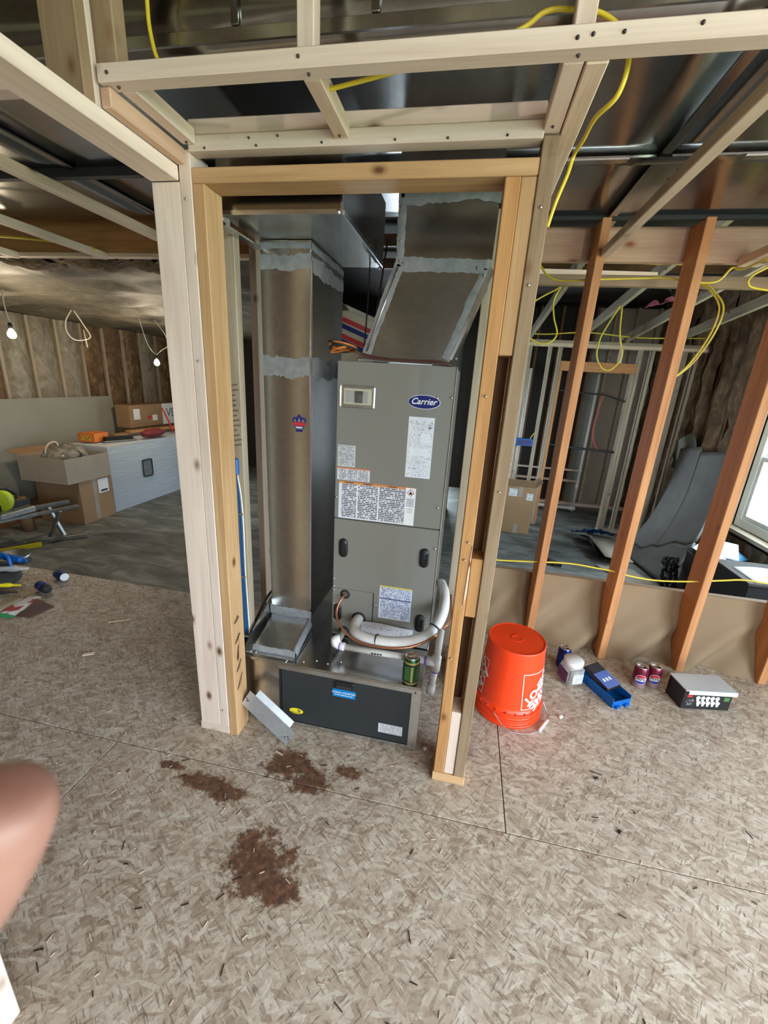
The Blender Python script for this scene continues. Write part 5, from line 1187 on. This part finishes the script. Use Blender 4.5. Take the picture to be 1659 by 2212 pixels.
tag(pbag, 'lumpy grey plastic bag sitting in the open carton', 'bag')
cm = cable('pale cable ends sticking out of the open carton', [(-4.75, 3.95, 0.35), (-4.72, 3.97, 0.50), (-4.68, 4.05, 0.54), (-4.66, 4.08, 0.42)], WIREW, 0.008, 'cable_loop')
# roll standing by the cartons
rl = thing('paper_roll', 'short tan paper roll standing beside the cartons', 'roll', (-4.75, 3.62, SL)); lathe('roll_body', [(0.02, 0.40), (0.06, 0.40), (0.06, 0), (0.02, 0), (0.02, 0.40)], CARD, rl, Matrix.Translation((-4.75, 3.62, SL)) @ Matrix.Rotation(0.12, 4, 'X'), 20)
# mitre saw on stand
ms = thing('mitre_saw', 'lime and black mitre saw on a folding steel stand', 'saw', (-4.3, 3.2, SL))
beam('stand_rail', (-4.62, 2.75, -0.06), (-4.30, 3.75, -0.06), 0.05, 0.04, STEEL, ms); beam('stand_rail', (-4.40, 2.68, -0.06), (-4.08, 3.66, -0.06), 0.04, 0.03, STEEL, ms)
for a, b_ in [((-4.35, 3.55, -0.08), (-4.20, 3.55, SL + 0.02)), ((-4.15, 3.5, -0.08), (-4.32, 3.48, SL + 0.02)), ((-4.6, 2.85, -0.08), (-4.45, 2.85, SL + 0.02)), ((-4.4, 2.8, -0.08), (-4.58, 2.78, SL + 0.02))]: beam('stand_leg', a, b_, 0.03, 0.03, STEEL, ms)
beam('stand_foot', (-4.40, 3.30, SL + 0.025), (-4.02, 3.66, SL + 0.025), 0.05, 0.045, STEEL, ms)
box('saw_base', -4.52, -4.22, 2.98, 3.32, -0.04, 0.02, STEEL, ms, 0.01)
box('saw_fence', -4.36, -4.33, 2.95, 3.36, 0.021, 0.08, BLACK, ms, 0.004)
lathe('blade_guard', [(0, 0.03), (0.10, 0.03), (0.115, 0.02), (0.115, -0.02), (0.10, -0.03), (0, -0.03)], LIME, ms, Matrix.Translation((-4.36, 3.10, 0.12)) @ Matrix.Rotation(PI / 2, 4, 'X') @ Matrix.Rotation(0.3, 4, 'Y'), 24)
box('saw_motor', -4.46, -4.32, 3.12, 3.22, 0.09, 0.18, LIME, ms, 0.02); box('motor_cap', -4.45, -4.33, 3.221, 3.26, 0.10, 0.17, BLACK, ms, 0.015)
tube('saw_handle', [(-4.30, 3.05, 0.22), (-4.24, 3.02, 0.27), (-4.20, 3.08, 0.25), (-4.22, 3.14, 0.19)], 0.016, BLACK, ms, 8)
yb = thing('spirit_level', 'long yellow level lying on the floor under the saw', 'level', (-4.3, 3.0, SL)); beam('level_body', (-4.58, 2.72, SL + 0.025), (-4.22, 3.30, SL + 0.025), 0.025, 0.05, YELL, yb)
dp = thing('steel_pan', 'shallow round steel pan at the left edge', 'pan', (-4.25, 2.98, SL)); lathe('pan_body', [(0, 0.0), (0.10, 0.0), (0.15, 0.07), (0.155, 0.07), (0.105, -0.0), (0.1, 0.0)], STEEL, dp, Matrix.Translation((-4.12, 2.92, SL + 0.005)), 28)
# raised-floor clutter at the far left
bc = thing('crushed_can', 'crumpled blue and white can on the subfloor edge', 'can', (-2.62, 2.14, 0))
KM = Matrix.Translation((-2.62, 2.135, 0.036)) @ Matrix.Rotation(PI / 2 - 0.1, 4, 'Y') @ Matrix.Rotation(0.4, 4, 'X')
cr_ = lathe('can_wall', [(0.026, -0.055), (0.033, -0.045), (0.031, -0.02), (0.034, 0.0), (0.030, 0.02), (0.033, 0.045), (0.027, 0.055)], can_mat('blue_white_can', (0.02, 0.03, 0.16)), bc, KM, 18)
lathe('crumpled_end', [(0.027, 0.055), (0.024, 0.062), (0.015, 0.058), (0, 0.06)], PAPER, bc, KM, 18)
for v in cr_.data.vertices: v.co += Vector((bumpy(v.co.x * 30, v.co.y * 30, v.co.z * 20, 0.006, 1), bumpy(v.co.y * 30, v.co.x * 30, v.co.z * 20, 0.006, 1), 0))
rb = thing('cable_reel', 'small blue cable spool lying on the subfloor', 'spool', (-2.58, 1.97, 0)); RM = Matrix.Translation((-2.58, 1.975, 0.032)) @ Matrix.Rotation(PI / 2, 4, 'Y') @ Matrix.Rotation(0.3, 4, 'X')
lathe('spool_body', [(0, -0.055), (0.030, -0.055), (0.031, -0.01), (0.030, 0.0), (0, 0.0)], NAVY, rb, RM, 18); lathe('spool_core', [(0.0, 0.0002), (0.026, 0.0002), (0.029, 0.02), (0.029, 0.04), (0.022, 0.055), (0, 0.055)], RUBBER, rb, RM, 18)
tb = thing('tool_bag', 'dark open tool bag heaped at the left edge of the subfloor', 'bag', (-2.95, 2.0, 0))
sheet_grid('bag_body', lambda u, v: (-3.02 + 0.24 * math.cos(2 * PI * u) * math.sin(PI * v) ** 0.7, 1.97 + 0.13 * math.sin(2 * PI * u) * math.sin(PI * v) ** 0.7, 0.062 - 0.058 * math.cos(PI * v) + bumpy(u * 4, v * 4, 2, 0.01, 2)), 24, 10, plain('dark_canvas', (0.03, 0.028, 0.025), 0.9, 0, 0.4, 12), tb)
tube('bag_handle', [(-3.0, 2.02, 0.12), (-2.96, 2.03, 0.19), (-2.90, 2.03, 0.18), (-2.87, 2.02, 0.10)], 0.010, BLUEP, tb, 6)
for k, (a, b_, r_, m_, nm_, lb_) in enumerate([((-3.05, 1.84, 0.135), (-2.78, 2.06, 0.10), 0.022, CLEAR, 'caulk_tube', 'clear caulk tube lying on the dark tool bag'), ((-3.0, 1.80, 0.075), (-2.74, 1.96, 0.03), 0.015, YELL, 'tape_measure_blade', 'yellow level lying against the dark tool bag'), ((-3.0, 1.74, 0.03), (-2.70, 1.90, 0.018), 0.011, RUBBER, 'crow_bar', 'dark pry bar lying before the tool bag'), ((-3.02, 1.70, 0.03), (-2.86, 1.76, 0.02), 0.014, INKR, 'red_marker', 'red handled chisel at the left edge'), ((-3.05, 2.08, 0.15), (-2.84, 2.10, 0.13), 0.022, BLUEP, 'blue_sleeve', 'blue tool sleeve behind the caulk tube')]):
    t_ = thing(nm_, lb_, nm_.split('_')[-1] if nm_ != 'tape_measure_blade' else 'level', a)
    t_.name = {'tape_measure_blade': 'torpedo_level', 'red_marker': 'chisel', 'blue_sleeve': 'tool_sleeve'}.get(nm_, nm_); WM[t_.name] = Matrix.Translation(a)
    m2, L_ = frame_from(a, b_); A_, B_ = Vector(a), Vector(b_)
    bmt = bmesh.new(); bm_tube(bmt, [A_, A_.lerp(B_, 0.03), A_.lerp(B_, 0.8), A_.lerp(B_, 0.86), B_], [r_ * 0.9, r_, r_, r_ * 0.55, r_ * 0.4], 10); from_bm('shaft', bmt, m_, t_)
    bmt = bmesh.new(); bm_tube(bmt, [A_.lerp(B_, 0.30), A_.lerp(B_, 0.34)], r_ * 1.08, 10); from_bm('ring', bmt, BLACK, t_)
pb = thing('chip_bag', 'torn white green and red packet on the left floor', 'packet', (-2.5, 1.75, 0))
WGR = printed('packet_art', (0.70, 0.68, 0.62), (0.40, 0.05, 0.05), 3, 5, 0.45, None)
sheet_grid('packet_face', lambda u, v: (-2.66 + 0.20 * u + 0.02 * v, 1.66 + 0.16 * v + 0.03 * u, 0.010 + 0.045 * v * u + 0.012 * math.sin(PI * u) + bumpy(u * 4, v * 4, 2, 0.006, 2)), 14, 10, WGR, pb)
sheet_grid('green_edge', lambda u, v: (-2.66 + 0.20 * u, 1.645 + 0.016 * v + 0.03 * u, 0.002 + 0.008 * v + 0.012 * math.sin(PI * u) * v), 14, 3, plain('leaf_green', (0.05, 0.28, 0.10), 0.5), pb)
sheet_grid('packet_lining', lambda u, v: (-2.46 + 0.09 * u + 0.02 * v, 1.69 + 0.13 * v + 0.02 * u, 0.052 * v * (1 - u) + 0.004), 8, 6, plain('brown_lining', (0.10, 0.05, 0.04), 0.6), pb)

# ------------------------------------------------------------------ right lower room: cartons, foam board, liner, papers
c3 = thing('cardboard_carton', 'tall brown carton with two white labels by the partition', 'carton', (0.85, 5.7, SL))
box('carton_body', 0.62, 0.985, 5.55, 5.93, SL, 0.22, CARD, c3, 0.004)
box('tape', 0.775, 0.835, 5.5475, 5.5495, SL, SL + 0.13, CARDG, c3); box('tape', 0.775, 0.835, 5.5475, 5.5495, 0.09, 0.22, CARDG, c3)
for a, b_, c, d in [(0.66, 0.765, 0.09, 0.19), (0.89, 0.97, 0.05, 0.14)]: box('shipping_label', a, b_, 5.547, 5.549, c, d, printed('carton_label', (0.7, 0.7, 0.7), (0.2, 0.2, 0.2), 6, 8, 0.45), c3)
plate('carton_flap', [(0.62, 5.55, 0.222), (0.985, 5.55, 0.222), (0.985, 5.47, 0.33), (0.62, 5.47, 0.33)], (0, 0.005, 0.003), CARD, c3)
plate('carton_flap', [(0.987, 5.55, 0.22), (0.987, 5.93, 0.22), (1.07, 5.90, 0.30), (1.07, 5.57, 0.30)], (0.004, 0, 0), CARD, c3)
def foam_pt(u, v):
    """u across the board, v from the foot on the slab up to the wall"""
    a = Vector((2.06, 5.34, SL + 0.005)).lerp(Vector((2.20, 4.42, SL + 0.005)), u)
    c = Vector((2.68, 5.82, 0.82)).lerp(Vector((2.68, 4.86, 0.99)), u)
    m_ = a.lerp(c, 0.5) + Vector((0.20, 0, -0.24))
    return a * (1 - v) ** 2 + m_ * 2 * v * (1 - v) + c * v * v
fm = thing('foam_board', 'grey foam insulation boards leaning curved against the right wall', 'foam board', (2.1, 4.9, SL))
def crack(u): return 0.06 + 0.34 * u + 0.05 * noise.noise(Vector((u * 5, 0, 0))) + 0.018 * noise.noise(Vector((u * 22, 3, 0)))
sheet_grid('board', lambda u, v: foam_pt(u, v * (crack(u) - 0.006 - 0.006 * u)), 40, 10, FOAMB, fm, (-0.02, 0, 0.015))
sheet_grid('board', lambda u, v: foam_pt(u * 0.47, crack(u * 0.47) + 0.008 + v * (1 - crack(u * 0.47))), 20, 24, FOAMB, fm, (-0.02, 0, 0.015))
sheet_grid('board', lambda u, v: foam_pt(0.47 + (0.02 * v if u == 0 else 0) * v + u * 0.53, crack(0.47 + u * 0.53) + 0.008 + v * (0.965 - crack(0.47 + u * 0.53))), 20, 24, FOAMB, fm, (-0.02, 0, 0.015))
lw = sheet_grid('poly_liner', lambda u, v: (1.62 + 0.34 * u + 0.05 * v, 5.58 - 0.78 * v + 0.08 * u, SL + 0.03 + 0.10 * (1 - u) * (0.4 + 0.6 * math.sin(PI * v)) + bumpy(u * 3, v * 5, 2, 0.02, 2)), 14, 24, BLKP)
tag(lw, 'black poly liner edge heaped on the slab beside the foam board', 'liner')
tg = thing('board_stack', 'grey flat panels lying on black liner with blue edge', 'boards', (1.85, 5.1, SL))
sheet_grid('panel', lambda u, v: (1.70 + 0.32 * u, 5.52 - 0.80 * v + 0.05 * u, SL + 0.12 - 0.05 * u), 2, 2, CARDG, tg, (0, 0, 0.012))
bt_ = sheet_grid('blue_tarp', lambda u, v: (1.56 + 0.50 * u, 5.74 - 0.20 * v - 0.03 * math.sin(4 * u), SL + 0.02 + 0.17 * (0.35 + 0.65 * v) * (0.6 + 0.4 * math.sin(PI * u)) + bumpy(u * 6, v * 3, 1, 0.05, 2)), 20, 4, plain('blue_tarp_film', (0.02, 0.14, 0.42), 0.35, 0, 0.2, 10)); tag(bt_, 'crumpled blue tarp edge on the lower slab', 'tarp')
sg = thing('grey_offcut', 'grey board offcut lying flat on the slab', 'board', (1.95, 4.45, SL)); plate('offcut', [(1.62, 4.72, SL + 0.002), (2.0, 4.72, SL + 0.002), (2.18, 4.18, SL + 0.002), (1.95, 4.10, SL + 0.002)], (0, 0, 0.012), CARDG, sg)
tag(tube('glove_lump', [(1.02, 4.60, SL + 0.03), (1.08, 4.58, SL + 0.045), (1.16, 4.56, SL + 0.03), (1.22, 4.54, SL + 0.025)], [0.02] * 8 + [0.035] * 8 + [0.02] * 9, RUBBER, None, 8), 'dark crumpled glove on the lower slab', 'glove')
tag(tube('red_rag', [(1.02, 4.74, SL + 0.02), (1.07, 4.73, SL + 0.035), (1.12, 4.71, SL + 0.02)], [0.015] * 6 + [0.028] * 6 + [0.012] * 5, MAROON, None, 8), 'small dark red rag on the lower slab', 'rag')
# dark carton of papers by the window
dc = thing('file_carton', 'dark open carton stuffed with papers under the window', 'carton', (2.6, 4.1, SL))
DKC = plain('dark_carton', (0.055, 0.045, 0.04), 0.8, 0, 0.2, 6)
DM = Matrix.Translation((2.34, 3.98, SL)) @ Matrix.Rotation(0.06, 4, 'Z')
box('carton_front', 0, 0.40, -0.008, 0, 0, 0.40, DKC, dc, 0, DM); box('carton_back', 0, 0.40, 0.40, 0.408, 0, 0.46, DKC, dc, 0, DM)
box('carton_side', -0.008, 0, 0, 0.40, 0, 0.42, DKC, dc, 0, DM); box('carton_side', 0.40, 0.408, 0, 0.40, 0, 0.42, DKC, dc, 0, DM); box('carton_bottom', 0, 0.40, 0, 0.40, 0.002, 0.01, DKC, dc, 0, DM)
plate('carton_flap', [tuple(DM @ Vector(p)) for p in [(0, -0.01, 0.40), (0.40, -0.01, 0.40), (0.40, -0.09, 0.30), (0, -0.09, 0.30)]], (0, -0.004, 0.002), DKC, dc)
BLP = plain('blue_leaflet', (0.10, 0.35, 0.62), 0.5, 0, 0.3, 8)
for k, (px, py, pz, sx, sy, rx, rz, m_, lb_) in enumerate([(0.12, 0.12, 0.44, 0.22, 0.16, 0.2, 0.3, PAPER, 'white leaflet on top of the dark carton, left one'), (0.26, 0.10, 0.43, 0.24, 0.12, 0.15, -0.2, BLP, 'blue printed leaflet on the dark carton'), (0.22, 0.28, 0.50, 0.26, 0.2, 0.6, -0.35, PAPER, 'tilted white sheet at the back of the dark carton'), (0.02, 0.22, 0.50, 0.2, 0.14, 0.35, 0.8, PAPER, 'white sheet poking out over the foam board'), (0.34, 0.30, 0.47, 0.2, 0.22, 0.35, 0.5, BLP, 'pale blue sheet behind the white leaflets')]):
    lo_m = DM @ Matrix.Translation((px, py, pz)) @ Matrix.Rotation(rz, 4, 'Z') @ Matrix.Rotation(rx, 4, 'X')
    o_ = sheet_grid('paper_sheet', lambda u, v, sx=sx, sy=sy: ((u - 0.5) * sx, (v - 0.5) * sy, 0.012 * math.sin(PI * u)), 6, 4, m_, None, (0, 0, 0.001), lo_m)
    tag(o_, lb_, 'paper')
d2 = thing('book_carton', 'black carton topped with papers at the right edge', 'carton', (2.7, 3.6, SL))
box('carton_body', 2.28, 2.76, 3.40, 3.86, SL, 0.10, plain('black_carton', (0.02, 0.02, 0.022), 0.6), d2, 0.004); box('carton_lid', 2.26, 2.78, 3.38, 3.88, 0.1005, 0.125, DKC, d2, 0.003)
o_ = sheet_grid('paper_sheet', lambda u, v: (2.32 + 0.4 * u, 3.40 + 0.3 * v, 0.127 + 0.02 * math.sin(PI * u) * v), 8, 6, PAPER, None, (0, 0, 0.002)); tag(o_, 'white papers lying on the black carton at the right edge', 'paper')
cf = tag(sheet_grid('crumpled_film', lambda u, v: (2.12 + 0.16 * u + bumpy(u * 6, v * 6, 1, 0.02, 2), 4.30 + 0.12 * v + bumpy(u * 6, v * 6, 4, 0.02, 2), SL + 0.02 + 0.30 * v + bumpy(u * 8, v * 8, 2, 0.02, 2)), 14, 14, BLKP), 'crumpled shiny film between foam board and dark carton', 'film')
# pipes and boxes beyond the partition
for x, y, lb in [(0.79, 6.3, 'white vertical drain pipe behind the partition, left one'), (1.86, 7.0, 'white vertical drain pipe seen through the partition doorway')]:
    t_ = thing('drain_pipe', lb, 'pipe', (x, y, SL)); tube('pipe_run', [(x, y, SL), (x, y, 1.72)], 0.022, PVC, t_, 12, straight=True); tube('coupling', [(x, y, -0.05), (x, y, 0.03)], 0.028, PVC, t_, 12, straight=True)
t_ = thing('drain_pipe', 'white horizontal drain pipe along the slab beyond the doorway', 'pipe', (1.5, 7.0, SL)); tube('pipe_run', [(1.15, 7.02, SL + 0.05), (1.86, 7.0, SL + 0.05)], 0.03, PVC, t_, 12, straight=True); tube('coupling', [(1.80, 7.0, SL + 0.05), (1.9, 7.0, SL + 0.05)], 0.036, PVC, t_, 12, straight=True)
cable('black cable sagging high across the far doorway', [(1.15, 6.10, 1.46), (1.4, 6.10, 1.44), (1.7, 6.10, 1.43), (1.85, 6.10, 1.40), (1.993, 6.10, 1.36)], RUBBER, 0.012, 'black_cable')
cable('black hose with valve across the far doorway', [(1.15, 6.10, 0.74), (1.4, 6.10, 0.72), (1.7, 6.10, 0.71), (1.993, 6.10, 0.70)], RUBBER, 0.016, 'black_hose')
cable('thin red tubing hanging in the far doorway', [(1.72, 6.10, 1.43), (1.69, 6.10, 1.15), (1.68, 6.10, 0.95), (1.74, 6.10, 0.78), (1.80, 6.10, 0.71)], INKR, 0.007, 'red_tubing')
be = thing('blue_outlet_box', 'blue electrical box on a partition stud', 'outlet box', (0.80, 6.0, 0.74)); box('box_body', 0.70, 0.92, 5.985, 6.049, 0.70, 0.80, BLUEP, be, 0.006); tube('box_cable', [(0.88, 6.0, 0.80), (0.91, 6.0, 0.86), (0.95, 6.03, 0.90)], 0.006, YELLOW, be, 6)
box('box_opening', 0.72, 0.90, 5.983, 5.9845, 0.715, 0.785, NAVY, be)
bpf = sheet_grid('black_poly', lambda u, v: (1.30 + 0.46 * u, 4.22 + 0.4 * v, 2.27 + 0.10 * math.sin(PI * u) + 0.05 * v + bumpy(u * 7, v * 5, 1, 0.06, 1.5)), 30, 20, BLKP, roof)
pkb = sheet_grid('pink_insulation', lambda u, v: (1.36 + 0.26 * u + bumpy(u * 3, v * 3, 2, 0.03, 3), 4.18 + 0.04 * v, 2.15 + 0.07 * u + 0.05 * v * math.sin(PI * u * 2) ** 2 + bumpy(u * 4, v * 4, 5, 0.015, 3)), 14, 6, plain('pink_fibre', (0.45, 0.13, 0.17), 0.9, 0, 0.4, 20), roof)
# printed insulation bundle glimpsed between the ducts
ip = thing('insulation_bundle', 'white insulation bundle with red and blue print between the ducts', 'insulation', (-1.2, 4.6, 1.6))
IPM = Matrix.Translation((-1.20, 4.50, 1.90)) @ Matrix.Rotation(0.35, 4, 'Y')
box('bundle', -0.30, 0.42, 0, 0.35, -0.42, 0.20, plain('cream_wrap', (0.55, 0.47, 0.34), 0.6), ip, 0.05, IPM)
for z, m_ in [(0.06, INKR), (-0.0, NAVY), (-0.09, INKR), (-0.14, NAVY)]: box('printed_stripe', -0.2, 0.14, -0.003, -0.0005, z - 0.022, z + 0.022, m_, ip, 0, IPM)
board('bundle_shelf', -1.6, -0.5, 4.4, 4.95, 1.36, 1.40, GREYW, ip)
for x in (-1.45, -1.0, -0.62): board('shelf_post', x, x + 0.038, 4.86, 4.948, SL, 1.3595, PALE2, ip)

# ------------------------------------------------------------------ hand whose fingertip reaches in front of the lens at the left
SKIN, nt_, b_s = newmat('skin')
v_, r_s = coords(nt_, False)
nt_.links.new(ramp(nt_, nz(nt_, v_, 90, 3), [(0.3, (0.27, 0.125, 0.095)), (0.7, (0.36, 0.185, 0.145))]), b_s.inputs['Base Color'])
b_s.inputs['Roughness'].default_value = 0.5; b_s.inputs['Subsurface Weight'].default_value = 0.1; b_s.inputs['Subsurface Radius'].default_value = (0.01, 0.004, 0.002)
def hand_pt(rx, uy, fz): return Vector((0, 0, 1.4459)) + CAM_R * rx + CAM_U * uy + CAM_F * fz
def skin_mesh(name, chains, mat, parent=None):
    bm = bmesh.new(); sk = bm.verts.layers.skin.verify(); first = None; store = {}
    for ch in chains:
        prev = None
        for (key, p, r) in ch:
            if key in store: v = store[key]
            else:
                v = bm.verts.new(p); v[sk].radius = (r, r); store[key] = v
                if first is None: v[sk].use_root = True; first = v
            if prev is not None and not any(e for e in prev.link_edges if e.other_vert(prev) is v): bm.edges.new((prev, v))
            prev = v
    me = bpy.data.meshes.new(name); bm.to_mesh(me); bm.free()
    o = bpy.data.objects.new(name, me); COL.objects.link(o); o.modifiers.new('skin', 'SKIN'); s = o.modifiers.new('sub', 'SUBSURF'); s.levels = 2; s.render_levels = 2
    dg = bpy.context.evaluated_depsgraph_get(); dg.update()
    m2 = bpy.data.meshes.new_from_object(o.evaluated_get(dg)); bpy.data.objects.remove(o)
    m2.materials.clear(); m2.materials.append(mat)
    for p in m2.polygons: p.use_smooth = True
    return link(bpy.data.objects.new(name, m2), parent)
HP = hand_pt
palm = [('w', HP(-0.165, -0.185, -0.035), 0.026), ('p0', HP(-0.140, -0.145, -0.028), 0.030), ('p1', HP(-0.120, -0.108, -0.022), 0.030)]
fing = [
    [palm[2], ('i0', HP(-0.098, -0.088, 0.020), 0.0115), ('i1', HP(-0.080, -0.080, 0.050), 0.0105), ('i2', HP(-0.0665, -0.0590, 0.0640), 0.0100), ('i3', HP(-0.0580, -0.0450, 0.0630), 0.0092), ('i4', HP(-0.0562, -0.0405, 0.0625), 0.0060)],
    [palm[2], ('m0', HP(-0.120, -0.100, 0.018), 0.0115), ('m1', HP(-0.128, -0.104, 0.050), 0.0100), ('m2', HP(-0.122, -0.108, 0.072), 0.0090), ('m3', HP(-0.110, -0.106, 0.080), 0.0072)],
    [palm[1], ('r0', HP(-0.140, -0.122, 0.014), 0.0110), ('r1', HP(-0.150, -0.128, 0.044), 0.0095), ('r2', HP(-0.144, -0.134, 0.064), 0.0085), ('r3', HP(-0.132, -0.134, 0.072), 0.0070)],
    [palm[1], ('l0', HP(-0.158, -0.144, 0.006), 0.0100), ('l1', HP(-0.170, -0.150, 0.030), 0.0085), ('l2', HP(-0.166, -0.156, 0.046), 0.0075), ('l3', HP(-0.155, -0.157, 0.052), 0.0062)],
    [palm[1], ('t0', HP(-0.105, -0.125, -0.048), 0.0140), ('t1', HP(-0.085, -0.102, -0.062), 0.0115), ('t2', HP(-0.072, -0.080, -0.068), 0.0095), ('t3', HP(-0.067, -0.070, -0.069), 0.0070)],
]
arm = [[palm[0], ('a1', HP(-0.200, -0.250, -0.050), 0.030), ('a2', HP(-0.250, -0.330, -0.080), 0.040), ('a3', HP(-0.290, -0.400, -0.110), 0.045)]]
hd_ = skin_mesh('hand', [palm] + fing + arm, SKIN)
tag(hd_, 'fingertip of a hand reaching in at the left edge, close and blurred', 'hand')
